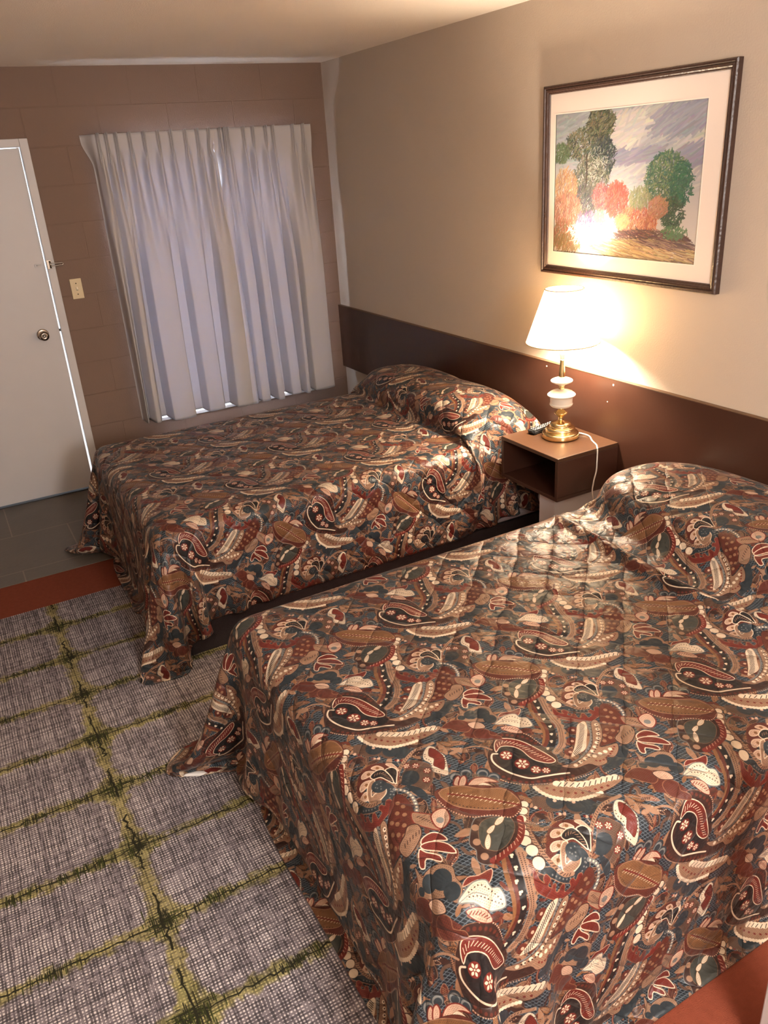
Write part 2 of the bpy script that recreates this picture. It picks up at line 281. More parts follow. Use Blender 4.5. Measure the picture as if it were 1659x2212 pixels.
# ------------------------------------------------------------------ bedspread print
DESIGN = json.loads(r'''{"a":[0.5744999999999999,-0.014000000000000234],"b":[0.242,-0.353],"O":[-1.584,-4.034],"ops":[["f","b","",0,[[-620,-1600],[-470,-1640],[-290,-1810],[-130,-2000],[90,-2170],[300,-2400],[240,-2500],[70,-2450],[-110,-2450],[-220,-2350],[-260,-2210],[-410,-2170],[-560,-2070],[-630,-1940],[-750,-1860]]],["d","d",20,0,[[-270,-1950],[20,-2230],[200,-2410]]],["d","p",4,0,[[-720,-1850],[-420,-2250],[-340,-2300],[-10,-2590],[-270,-1920],[30,-2160]]],["d","R",3,0,[[-660,-1930],[-460,-2220],[-40,-2560],[60,-2640]]],["f","b","u",1,[[130,-2770],[310,-2800],[420,-2930],[510,-3070],[510,-3260],[330,-3540],[60,-3720],[-40,-3550],[-190,-3330],[-240,-3170]]],["w","r","c",9,[[240,-2960],[380,-3230],[220,-3460],[70,-2860]]],["f","d","",0,[[-90,-3010],[60,-3020],[170,-3140],[110,-3340],[-90,-3420],[-290,-3320],[-240,-3170]]],["f","d","",0,[[-250,-3390],[-40,-3550],[10,-3810],[-90,-3960],[-180,-3790]]],["f","r","",0,[[-470,1220],[-290,1200],[-270,990],[-190,780],[-80,560],[0,360],[-100,190],[-250,340],[-430,450],[-580,600],[-710,740]]],["f","B","u",1,[[-430,170],[-270,260],[-70,410],[200,330],[530,60],[590,-360],[610,-650],[640,-900],[530,-1140],[780,-1380],[1390,-1610],[840,-1680],[290,-1570],[-330,-1340],[-730,-990],[-880,-650],[-810,-350],[-650,-50]]],["d","r",4,12,[[-10,360],[250,170],[440,-50],[520,-360]]],["d","p",1.6,6,[[250,300],[520,50],[590,-370],[610,-650]]],["l","o",9,0,[[1310,920],[1140,610],[1030,180],[900,-190],[650,-450]]],["l","r",9,0,[[1380,870],[1230,550],[1120,160],[1000,-150],[790,-400],[620,-520]]],["l","k",15,0,[[1510,950],[1370,560],[1240,180],[1160,-110],[980,-380],[750,-610],[610,-650]]],["l","g",17,0,[[1680,890],[1520,520],[1430,210],[1380,-110],[1200,-430],[990,-670],[710,-810]]],["l","t",14,0,[[1680,890],[1520,520],[1430,210],[1380,-110],[1200,-430],[990,-670],[710,-810]]],["d","t",8,17,[[1710,870],[1550,500],[1470,190],[1410,-130],[1230,-450],[1020,-690],[730,-820]]],["d","B",1.2,4,[[1630,870],[1480,490],[1390,180],[1340,-130],[1180,-420],[970,-660],[700,-800]]],["d","B",1.2,4,[[1690,830],[1530,450],[1450,170],[1390,-150],[1210,-460],[990,-700],[730,-820]]],["d","c",2.6,0,[[1470,900],[1380,660],[1240,450],[1210,250],[1160,-40],[1010,-270],[850,-460],[630,-600]]],["d","c",2.6,0,[[1500,890],[1410,650],[1270,440],[1250,240],[1200,-50],[1040,-280],[880,-470],[660,-610]]],["d","c",2.6,0,[[1460,860],[1370,620],[1230,420],[1200,220],[1160,-70],[1010,-300],[840,-500],[620,-630]]],["f","k","",0,[[-460,-80],[-300,40],[-90,-50],[60,-290],[110,-640],[250,-860],[410,-1060],[530,-1220],[260,-1310],[-150,-1120],[-500,-810],[-600,-480]]],["f","R","c",2.4,[[-340,110],[-190,250],[-10,220],[190,50],[330,-190],[440,-540],[530,-910],[500,-1030],[340,-990],[170,-790],[110,-590],[100,-320],[-20,-100],[-230,20],[-420,-70]]],["t","c",11,8,[[-300,90],[-80,120],[100,-60],[220,-330],[300,-630],[430,-960]]],["w","r","c",15,[[-290,-280]]],["w","r","c",17,[[-160,-690]]],["w","r","c",12,[[-20,-1000]]],["w","r","c",10,[[150,-1140]]],["l","c",4.5,0,[[-430,-130],[-540,-80],[-650,-230],[-660,-440],[-580,-710],[-450,-940],[-270,-1150],[-10,-1250],[300,-1370],[520,-1470]]],["d","r",4,13,[[-810,-600],[-680,-920],[-450,-1180],[-140,-1340],[210,-1490],[590,-1600]]],["d","p",1.6,6,[[-900,-680],[-740,-1000],[-330,-1340],[30,-1510],[530,-1670],[940,-1750]]],["l","t",8.5,0,[[4280,850],[4020,870],[3720,840],[3330,630],[3080,400],[2850,50]]],["t","B",4,7,[[4020,870],[3720,840],[3330,630],[3080,400],[2850,50]]],["l","t",5,0,[[-960,430],[-740,370],[-570,240],[-460,50]]],["f","r","",0,[[-930,-2470],[-750,-2390],[-560,-2380],[-320,-2480],[-150,-2670],[-140,-2860],[-400,-3200],[-890,-2890],[-1260,-2970],[-1240,-2790]]],["f","p","c",1.2,[[-630,-2470],[-490,-2470],[-410,-2580],[-410,-2660],[-570,-2590]]],["f","p","c",1.2,[[-300,-2540],[-170,-2600],[-140,-2790],[-160,-2900],[-240,-2720]]],["f","p","c",1.2,[[-910,-2530],[-770,-2490],[-630,-2580],[-640,-2650],[-810,-2670],[-940,-2620]]],["f","p","c",1.2,[[-1100,-2750],[-960,-2710],[-800,-2780],[-770,-2850],[-960,-2890],[-1130,-2860]]],["f","p","c",1.2,[[-1240,-2960],[-1080,-2940],[-1010,-3010],[-1120,-3160],[-1230,-3040]]],["d","o",4,0,[[-760,-2600],[-940,-2820],[-1120,-3040],[-510,-2550]]],["f","k","c",2.6,[[-390,-2700],[-230,-2710],[-180,-2860],[-310,-3070],[-400,-3200],[-420,-3050],[-390,-2840]]],["f","k","c",2.6,[[-760,-2680],[-580,-2610],[-430,-2660],[-390,-2840],[-390,-3020],[-440,-3150],[-510,-3000],[-590,-2840],[-740,-2800]]],["t","t",7,6,[[-690,-2700],[-500,-2740],[-460,-2920],[-440,-3070]]],["f","d","t",1.6,[[-550,-3050],[-470,-3230],[-510,-3460],[-620,-3630],[-840,-3780],[-910,-3640],[-1190,-3480],[-1410,-3250],[-1620,-3000],[-1330,-3060],[-1220,-3270],[-1030,-3420],[-810,-3360],[-670,-3250]]],["d","g",2,9,[[-570,-3220],[-590,-3430],[-730,-3610],[-890,-3500],[-1140,-3420],[-1370,-3200]]],["d","g",2,9,[[-570,-3290],[-700,-3460],[-890,-3600]]],["f","t","c",2.2,[[-970,-2910],[-840,-2810],[-730,-2830],[-820,-2960],[-940,-3050],[-1000,-3170],[-890,-3160],[-740,-3210],[-650,-3190],[-720,-3320],[-930,-3380],[-1110,-3290],[-1100,-3130]]],["d","d",18,0,[[-730,-3050]]],["d","g",1.6,0,[[-750,-2970],[-660,-2980],[-710,-3080],[-790,-3070],[-740,-3140],[-820,-3030]]],["f","R","u",1.4,[[-1670,-2940],[-1640,-3030],[-1650,-3140],[-1580,-3260],[-1570,-3170],[-1480,-3130],[-1430,-3260],[-1530,-3340],[-1460,-3430],[-1430,-3380],[-1350,-3400],[-1390,-3540],[-1330,-3600],[-1240,-3500],[-1160,-3520],[-1180,-3660],[-1170,-3700],[-1030,-3660],[-1040,-3530],[-950,-3490],[-890,-3580],[-810,-3480],[-710,-3520],[-770,-3700],[-920,-3790],[-1090,-3820],[-1280,-3820],[-1480,-3700],[-1680,-3480],[-1790,-3310],[-1780,-3130]]],["l","t",9,0,[[-880,-1780],[-1070,-1990],[-1200,-2210],[-1270,-2460],[-1310,-2720],[-1290,-2960],[-1220,-3170],[-1110,-3340],[-930,-3410]]],["t","B",6,7,[[-880,-1780],[-1070,-1990],[-1200,-2210],[-1270,-2460],[-1310,-2720],[-1290,-2960],[-1220,-3170],[-1110,-3340],[-930,-3410]]],["d","B",10.0,0,[[-860,-1640]]],["d","c",9.0,0,[[-860,-1650]]],["d","B",10.5,0,[[-980,-1770]]],["d","c",9.5,0,[[-990,-1780]]],["d","B",11.0,0,[[-1140,-1910]]],["d","c",10.0,0,[[-1140,-1920]]],["d","B",11.5,0,[[-1270,-2070]]],["d","c",10.5,0,[[-1280,-2080]]],["d","B",12.0,0,[[-1330,-2230]]],["d","c",11.0,0,[[-1340,-2240]]],["d","B",12.5,0,[[-1410,-2380]]],["d","c",11.5,0,[[-1420,-2390]]],["d","B",13.0,0,[[-1440,-2620]]],["d","c",12.0,0,[[-1450,-2630]]],["d","B",13.5,0,[[-1490,-2890]]],["d","c",12.5,0,[[-1500,-2900]]],["f","r","B",1,[[2690,-110],[2880,-180],[2890,-560],[2700,-940],[2310,-1260],[1890,-1260],[1670,-1170],[2010,-920],[2240,-590]]],["d","u",5,0,[[2680,-310],[2730,-450],[2540,-530],[2650,-650],[2330,-640],[2410,-750],[2510,-870],[2200,-860],[2300,-960],[2390,-1070],[2020,-980],[2070,-1110],[2170,-1190],[1880,-1120]]],["l","g",9,0,[[2820,70],[2970,-80],[3030,-290],[2980,-570],[2900,-720]]],["d","c",2.4,9,[[2820,70],[2970,-80],[3030,-290],[2980,-570],[2900,-720]]],["f","d","",0,[[2020,-1450],[2220,-1530],[1840,-1820],[1490,-1900],[1170,-1810],[1500,-1640]]],["d","r",13,0,[[1530,-450],[1260,-730],[970,-980]]],["d","p",4,0,[[1530,-450],[1260,-730],[980,-980]]],["l","g",10,0,[[2000,-430],[1810,-790],[1480,-1080],[1070,-1270],[720,-1300]]],["t","k",9,11,[[2030,-440],[1830,-800],[1500,-1100],[1120,-1260]]],["f","c","u",1,[[1970,-350],[1750,-360],[1560,-530],[1360,-730],[1150,-920],[890,-1110],[1060,-1130],[1340,-1090],[1570,-870],[1860,-580]]],["t","k",13,5,[[1870,-380],[1670,-600],[1430,-820],[1210,-1000],[980,-1120]]],["f","t","B",1.4,[[2070,-470],[2230,-450],[2180,-690],[1920,-1010],[1660,-1200],[1840,-1280],[2060,-1330],[1920,-1520],[1680,-1630],[1540,-1530],[1430,-1680],[1190,-1650],[1070,-1490],[730,-1440],[510,-1210],[850,-1300],[1260,-1210],[1570,-1050],[1840,-760]]],["d","c",5,16,[[2160,-530],[1980,-800],[1750,-1030],[1290,-1280],[790,-1370]]],["d","c",5,15,[[1870,-1390],[1600,-1390],[1290,-1370]]],["d","B",2,8,[[2150,-570],[1910,-900],[1600,-1170],[1220,-1330],[830,-1360]]],["d","R",2.5,9,[[1970,-1360],[1700,-1500],[1400,-1570],[1210,-1450]]],["f","t","R",2.5,[[2790,-690],[2960,-810],[3110,-960],[3160,-1200],[3050,-1370],[2870,-1200],[2700,-940]]],["t","B",6,6,[[2840,-830],[2990,-1080],[3070,-1280]]],["f","t","B",2,[[2130,-1190],[2390,-1070],[2550,-940],[2750,-1020],[2690,-1270],[2390,-1460],[2160,-1450]]],["t","B",8,8,[[2240,-1260],[2460,-1220],[2700,-1190]]],["f","p","R",3,[[3080,-990],[3270,-910],[3450,-980],[3390,-1250],[3150,-1380],[3030,-1260]]],["d","g",8,0,[[3190,-1170]]],["f","R","c",2.6,[[2620,-1370],[2870,-1340],[3020,-1470],[3050,-1660],[2820,-1530],[2570,-1530]]],["f","R","c",2.6,[[2550,-1470],[2810,-1540],[3020,-1750],[3040,-2000],[2770,-1780],[2550,-1590]]],["f","R","c",2.6,[[2470,-1530],[2550,-1660],[2740,-1880],[2690,-2000],[2490,-1780],[2360,-1910],[2290,-1810]]],["f","B","g",2,[[1340,1970],[1520,1970],[2130,1620],[2080,1300],[1880,1090],[1510,950],[1220,930],[980,980],[870,1160],[980,1360],[950,1550],[1160,1810]]],["l","R",14,0,[[2170,1500],[2030,1270],[1790,1070],[1410,990],[1120,990]]],["t","p",8,10,[[2150,1510],[2020,1280],[1780,1100],[1430,1030],[1150,1020]]],["f","s","u",1,[[1430,1850],[1710,1840],[2000,1650],[1950,1380],[1630,1150],[1360,1110],[1220,1200],[1130,1370],[1230,1640]]],["d","t",8,0,[[1270,1810],[1100,1510],[1040,1160]]],["f","c","o",1,[[1650,1670],[1800,1750],[1920,1710],[1820,1620],[1680,1610]]],["f","c","o",1,[[1410,1610],[1540,1660],[1640,1640],[1540,1550],[1420,1530]]],["f","c","o",1,[[1200,1380],[1320,1500],[1410,1540],[1370,1410],[1250,1270],[1170,1260]]],["d","d",15,0,[[1710,3180],[1960,3160],[2270,2950],[2390,2710]]],["d","g",12,0,[[1700,3170],[1950,3140],[2250,2930],[2380,2700]]],["d","d",9,0,[[1700,3140],[1940,3120],[2240,2910],[2370,2680]]],["f","p","R",3,[[1530,3010],[1680,3160],[1780,3150],[1650,2930]]],["f","p","R",3,[[1610,2930],[1780,3100],[1890,3100],[1850,2960],[1700,2840]]],["f","p","R",3,[[1770,2820],[2020,2920],[2260,2790],[2390,2540],[2150,2690],[1910,2680]]],["f","c","u",1,[[1870,2680],[2090,2720],[2200,2570],[2240,2370],[2040,2500]]],["f","r","B",1,[[1080,3070],[1470,2990],[2000,2690],[2360,2380],[2510,2090],[2370,1690],[2050,1610],[1740,1880],[1350,2080],[1080,2450],[1000,2750]]],["d","p",1.7,6,[[1010,2870],[1080,2460],[1350,2080],[1740,1880],[2050,1610],[2370,1690]]],["f","o","t",1.8,[[1140,3000],[1580,2950],[1980,2580],[2340,2360],[2450,2070],[2390,1800],[1980,1900],[1540,2190],[1210,2540]]],["t","c",15,10,[[1290,2850],[1560,2610],[1780,2400],[2100,2060],[2350,1810]]],["l","R",3.5,0,[[1290,2860],[1780,2410],[2370,1790]]],["d","B",1.5,8,[[1190,2710],[1390,2390],[1660,2150],[1990,1920]]],["f","t","B",1,[[-520,1420],[-350,1520],[-220,1800],[-210,1530],[-90,1550],[200,1520],[400,1330],[340,1110],[350,890],[130,730],[20,910],[-90,980],[-270,1100],[-470,1290]]],["d","d",17,0,[[-150,1340]]],["d","d",20,0,[[100,1240]]],["d","d",16,0,[[150,950]]],["d","d",9,0,[[-400,1370]]],["f","r","u",1.4,[[-1000,1330],[-750,1420],[-540,1380],[-360,1160],[-410,940],[-590,870],[-770,1040],[-860,1190]]],["f","r","u",1.2,[[-480,750],[-280,810],[-120,650],[-180,490],[-20,340],[-50,220],[-320,350],[-510,520]]],["f","p","B",1.5,[[-400,1110],[-200,1060],[-100,910],[-130,760],[-280,810],[-400,910]]],["f","R","p",1.8,[[350,890],[520,990],[710,910],[990,880],[890,740],[740,690],[650,850]]],["f","c","g",2.4,[[130,730],[320,810],[560,860],[770,770],[780,610],[910,520],[900,320],[830,190],[610,260],[470,380],[360,580]]],["d","B",1.3,7,[[350,760],[620,760],[740,560],[830,320]]],["d","B",1.3,7,[[320,710],[510,610],[650,440],[810,260]]],["l","g",1.4,0,[[160,720],[450,710],[650,530]]],["f","p","R",1.6,[[170,560],[380,490],[500,340],[500,120],[340,210],[210,390]]],["t","R",7,6,[[200,510],[370,380],[480,180]]],["f","t","B",1,[[-370,-1340],[-140,-1460],[60,-1500],[230,-1580],[540,-1770],[880,-1920],[1350,-2070],[1390,-2210],[1030,-2280],[670,-2260],[380,-2220],[120,-2140],[-100,-1960],[-260,-1770],[-340,-1540]]],["d","c",5,8,[[-380,-1360],[-360,-1550],[-270,-1780],[-100,-1970],[120,-2140],[470,-2240],[710,-2270]]],["d","c",9,13,[[30,-1540],[250,-1690],[470,-1850],[740,-1950],[1030,-2020],[1340,-2120]]],["t","k",14,13,[[60,-1590],[270,-1720],[470,-1870],[740,-1970],[1030,-2050],[1300,-2130]]],["d","R",3,15,[[-220,-1500],[-40,-1730],[160,-1940],[420,-2090],[680,-2140],[960,-2200]]],["f","c","g",1.6,[[4120,810],[4240,720],[4250,530],[4280,330],[4170,60],[4020,-210],[3890,-70],[3800,80],[3880,310],[3820,500],[3930,690]]],["d","B",1.3,7,[[3940,650],[3880,520],[3920,360],[3830,110],[3920,-30]]],["d","B",1.3,7,[[4230,680],[4230,470],[4250,300],[4120,30]]],["f","R","B",1,[[4120,740],[4210,650],[4250,410],[4200,210],[4030,-20],[3950,120],[3910,230],[4030,390],[3980,540]]]]}''')
PAL = dict(k=(34, 30, 30), d=(44, 50, 54), r=(92, 44, 34), R=(108, 40, 32), b=(92, 68, 55), B=(56, 36, 31), t=(148, 112, 88),
           c=(206, 184, 158), p=(186, 150, 126), g=(112, 110, 106), o=(124, 84, 54), u=(140, 100, 74), s=(62, 62, 56))
PAL = {k: np.array(v)/255.*(.93 if k in 'cp' else .88) for k, v in PAL.items()}

def spread_image():
    a, b = np.array(DESIGN['a']), np.array(DESIGN['b'])
    cv = Canvas(a, b, 1024, 768)
    J, I = np.mgrid[0:cv.h, 0:cv.w]; U = np.stack([(I+.5)/cv.w, (J+.5)/cv.h], -1)
    g = np.minimum(np.abs((U[..., 0]*74) % 1-.5), np.abs((U[..., 1]*46+U[..., 0]*2) % 1-.5))     # netted ground
    k = np.clip((.13-g)/.05, 0, 1)[..., None]
    cv.px[:] = np.array((27, 31, 35))/255*(1-k)+np.array((78, 86, 92))/255*k
    q = np.random.default_rng(21); vec = lambda t: np.array([math.cos(t), math.sin(t)])
    spot = lambda: np.array([q.random(), q.random()])@np.array([a, b])
    for _ in range(70):                                  # soft brown scrolls under everything
        c = spot(); t = q.uniform(0, 6.3); l = q.uniform(.02, .045)
        P = [c+vec(t+k*.42)*l*(1-.10*k)*(1 if k else .8) for k in range(7)]
        cv.line(P, q.uniform(.005, .012), PAL['bBrB'[q.integers(4)]])
        if q.random() < .6: cv.line([p+vec(t)*.004 for p in P], .0012, PAL['ut'[q.integers(2)]])
    for _ in range(300):                                 # sprigs: veined leaves
        c = spot(); t = q.uniform(0, 6.3); u = vec(t); v = np.array([-u[1], u[0]])
        l = q.uniform(.008, .026); wd = l*q.uniform(.28, .5)
        cv.fill([c-u*l, c-u*l*.2+v*wd, c+u*l, c-u*l*.2-v*wd], PAL['bBrobBBrut'[q.integers(10)]], PAL['utB'[q.integers(3)]] if q.random() < .7 else None, .0014)
        if l > .014:
            cv.line([c-u*l*.8, c+u*l*.8], .0013, PAL['uBt'[q.integers(3)]], False)
            cv.ticks([c-u*l*.6, c+u*l*.6], wd*1.1, .0042, PAL['utB'[q.integers(3)]])
    for _ in range(46):                                  # beaded arcs
        c = spot(); t = q.uniform(0, 6.3); l = q.uniform(.02, .04)
        for k in range(9): cv.disc(c+vec(t+k*.17)*l, .0015, PAL['pgu'[q.integers(3)]])
    for o in DESIGN['ops']:
        P = np.array(o[4])/1e4
        if o[0] == 'f': cv.fill(P, PAL[o[1]], PAL[o[2]] if o[2] else None, o[3]/1e3, .0042 if o[1] in 'tcprboR' else 0)
        elif o[0] == 'l': cv.line(P, o[2]/1e3, PAL[o[1]])
        elif o[0] == 'd':
            Q = cv.along(P, o[3]/1e3)[0] if o[3] else P
            for q in Q: cv.disc(q, o[2]/1e3, PAL[o[1]])
        elif o[0] == 't': cv.ticks(P, o[2]/1e3, o[3]/1e3, PAL[o[1]])
        elif o[0] == 'w':
            for q in P: cv.flower(q, o[3]/1e3, PAL['R'], PAL['c'])
    n = RNG.normal(0, .012, cv.px.shape[:2])[..., None]
    return image_from('paisley_print', cv.px+n)

def spread_material():
    m = bpy.data.materials.new('paisley_quilt'); m.use_nodes = True; nt = m.node_tree; N = nt.nodes.new; Lk = nt.links.new
    b = nt.nodes['Principled BSDF']
    uv = N('ShaderNodeUVMap'); uv.uv_map = 'print'
    t = N('ShaderNodeTexImage'); t.image = spread_image(); t.interpolation = 'Cubic'; Lk(uv.outputs[0], t.inputs[0])
    Lk(t.outputs[0], b.inputs['Base Color'])
    b.inputs['Roughness'].default_value = .44; b.inputs['Specular IOR Level'].default_value = .28
    b.inputs['Sheen Weight'].default_value = .04; b.inputs['Sheen Roughness'].default_value = .4
    # quilting: stitched lines in a diagonal grid, puffed between, puckered along the stitches
    u2 = N('ShaderNodeUVMap'); u2.uv_map = 'quilt'
    nz = N('ShaderNodeTexNoise'); nz.inputs['Scale'].default_value = 9; nz.inputs['Detail'].default_value = 3; Lk(u2.outputs[0], nz.inputs['Vector'])
    ad = N('ShaderNodeMixRGB'); ad.blend_type = 'LINEAR_LIGHT'; ad.inputs[0].default_value = .02; Lk(u2.outputs[0], ad.inputs[1]); Lk(nz.outputs['Color'], ad.inputs[2])
    sp = N('ShaderNodeSeparateXYZ'); Lk(ad.outputs[0], sp.inputs[0])
    def wave(sgn):
        c = N('ShaderNodeMath'); c.operation = 'MULTIPLY_ADD'; Lk(sp.outputs[1], c.inputs[0]); c.inputs[1].default_value = sgn; Lk(sp.outputs[0], c.inputs[2])
        f = N('ShaderNodeMath'); f.operation = 'MULTIPLY'; Lk(c.outputs[0], f.inputs[0]); f.inputs[1].default_value = math.pi/.165
        s = N('ShaderNodeMath'); s.operation = 'SINE'; Lk(f.outputs[0], s.inputs[0])
        q = N('ShaderNodeMath'); q.operation = 'ABSOLUTE'; Lk(s.outputs[0], q.inputs[0])
        p = N('ShaderNodeMath'); p.operation = 'POWER'; Lk(q.outputs[0], p.inputs[0]); p.inputs[1].default_value = .45
        return p
    w1, w2 = wave(1.0), wave(-1.0)
    mn = N('ShaderNodeMath'); mn.operation = 'MULTIPLY'; Lk(w1.outputs[0], mn.inputs[0]); Lk(w2.outputs[0], mn.inputs[1])
    n2 = N('ShaderNodeTexNoise'); n2.inputs['Scale'].default_value = 26; n2.inputs['Detail'].default_value = 2; n2.inputs['Distortion'].default_value = .6; Lk(u2.outputs[0], n2.inputs['Vector'])
    a2 = N('ShaderNodeMath'); a2.operation = 'MULTIPLY_ADD'; Lk(n2.outputs['Fac'], a2.inputs[0]); a2.inputs[1].default_value = .8; Lk(mn.outputs[0], a2.inputs[2])
    bp = N('ShaderNodeBump'); bp.inputs['Strength'].default_value = .8; bp.inputs['Distance'].default_value = .012
    Lk(a2.outputs[0], bp.inputs['Height']); Lk(bp.outputs[0], b.inputs['Normal'])
    return m

# ------------------------------------------------------------------ rug pattern
def rug_image():
    cw, rh, rows = .74, .303, 4
    cv = Canvas((cw, 0), (0, rh*rows), 900, 1440)
    r = np.random.default_rng(5)
    J, I = np.mgrid[0:cv.h, 0:cv.w]; X = (I+.5)/cv.w*cw; Y = (J+.5)/cv.h*rh*rows
    def wrapnoise(nx, ny):
        g = r.random((ny, nx)); xi = X/cw*nx; yi = Y/(rh*rows)*ny
        x0 = np.floor(xi).astype(int); y0 = np.floor(yi).astype(int); fx = xi-x0; fy = yi-y0; fx = fx*fx*(3-2*fx); fy = fy*fy*(3-2*fy)
        q = lambda a, b: g[b % ny, a % nx]
        return (q(x0, y0)*(1-fx)+q(x0+1, y0)*fx)*(1-fy)+(q(x0, y0+1)*(1-fx)+q(x0+1, y0+1)*fx)*fy
    dx = np.abs((X+cw/2) % cw-cw/2); dy = np.abs((Y+rh/2) % rh-rh/2)
    # rounded cells of mauve grey; moss yellow in the channels between them
    hx, hy, rad = cw/2-.020, rh/2-.017, .075
    qx = cw/2-dx; qy = rh/2-dy
    ex = np.maximum(qx-(hx-rad), 0); ey = np.maximum(qy-(hy-rad), 0)
    sd = np.hypot(ex, ey)-rad+.022*(wrapnoise(60, 98)-.5)+.022*(wrapnoise(20, 33)-.5)
    moss = np.clip(sd/.016+.5, 0, 1)[..., None]
    base = np.array((116, 107, 110))/255*(1-moss)+np.array((134, 124, 88))/255*moss
    green = np.clip((wrapnoise(7, 13)-.4)*2.2, 0, 1)[..., None]*moss
    base = base*(1-.35*green)+np.array((98, 98, 52))/255*.35*green
    # open weave: pale threads in both directions, each a little irregular
    def threads(n, coord, per, along_n):
        t = coord/per*n; k = np.floor(t).astype(int); f = np.abs(t-k-.5)*2
        wdt = r.uniform(.35, .85, n)[k % n]
        return np.clip((wdt-f)/.35, 0, 1)
    tx = threads(82, X+.0025*(wrapnoise(30, 60)-.5), cw, 1); ty = threads(134, Y+.0025*(wrapnoise(40, 50)-.5), rh*rows, 1)
    pick = wrapnoise(82, 134)
    light = np.clip(tx*ty*(.55+.9*pick), 0, 1)[..., None]
    tint = np.array((218, 208, 202))/255*(1-moss)+np.array((178, 164, 110))/255*moss
    dark = (np.clip(1.0-tx, 0, 1)*.22*(wrapnoise(82, 40) > .45)+np.clip(1-ty, 0, 1)*.22*(wrapnoise(40, 134) > .4))[..., None]
    cv.px[:] = (base*(1-light*.9)+tint*light*.9)*(1-dark)
    ink = np.array((38, 36, 26))/255; ing = np.array((50, 54, 26))/255
    for k in range(rows):                                # scratchy dark seam along every row
        y = k*rh; x = 0.
        while x < cw:
            st = r.uniform(.01, .03); y2 = k*rh+r.normal(0, .0035)
            cv.line([(x, y), (x+st, y2)], r.uniform(.003, .0055), ink, False); y = y2; x += st*.9
        for c in r.uniform(0, cw, 3):
            wd = r.uniform(.05, .13)
            for _ in range(int(wd*330)):
                xx = c+r.normal(0, wd*.4); ln = abs(r.normal(.012, .007)); yy = k*rh+r.normal(0, .006)
                cv.line([(xx, yy-ln), (xx+r.normal(0, .002), yy+ln)], .0024, ink if r.random() < .6 else ing, False)
        for _ in range(34):                              # barbs
            xx = r.uniform(0, cw); ln = abs(r.normal(.008, .005)); cv.line([(xx, k*rh-ln*r.random()), (xx, k*rh+ln)], .0024, ink, False)
        for _ in range(62):                              # hatched knot where row and column cross
            a = r.normal(0, .024); bq = k*rh+r.normal(0, .022); l1 = abs(r.normal(.014, .008))
            if r.random() < .5: cv.line([(a, bq-l1), (a, bq+l1)], .0026, ink if r.random() < .55 else ing, False)
            else: cv.line([(a-l1, bq), (a+l1, bq)], .0026, ink if r.random() < .55 else ing, False)
        lo, hi = k*rh-r.uniform(.05, .14), k*rh+r.uniform(.06, .15); y = lo; x = 0.
        while y < hi:                                    # the column's own seam fades between knots
            st = r.uniform(.008, .02); x2 = r.normal(0, .004); cv.line([(x, y), (x2, y+st)], r.uniform(.004, .007), ink, False)
            if r.random() < .6: cv.line([(x-.012*r.random(), y), (x+.012*r.random(), y)], .0026, ink, False)
            x = x2; y += st
    return image_from('rug_weave', cv.px), cw, rh*rows

def rug_material():
    im, w, h = rug_image()
    m = bpy.data.materials.new('rug_weave'); m.use_nodes = True; nt = m.node_tree; N = nt.nodes.new; Lk = nt.links.new
    b = nt.nodes['Principled BSDF']; b.inputs['Roughness'].default_value = .95; b.inputs['Specular IOR Level'].default_value = .1
    uv = N('ShaderNodeUVMap'); uv.uv_map = 'weave'
    t = N('ShaderNodeTexImage'); t.image = im; t.interpolation = 'Cubic'; Lk(uv.outputs[0], t.inputs[0]); Lk(t.outputs[0], b.inputs['Base Color'])
    bp = N('ShaderNodeBump'); bp.inputs['Strength'].default_value = .35; bp.inputs['Distance'].default_value = .004; Lk(t.outputs[0], bp.inputs['Height']); Lk(bp.outputs[0], b.inputs['Normal'])
    return m, w, h

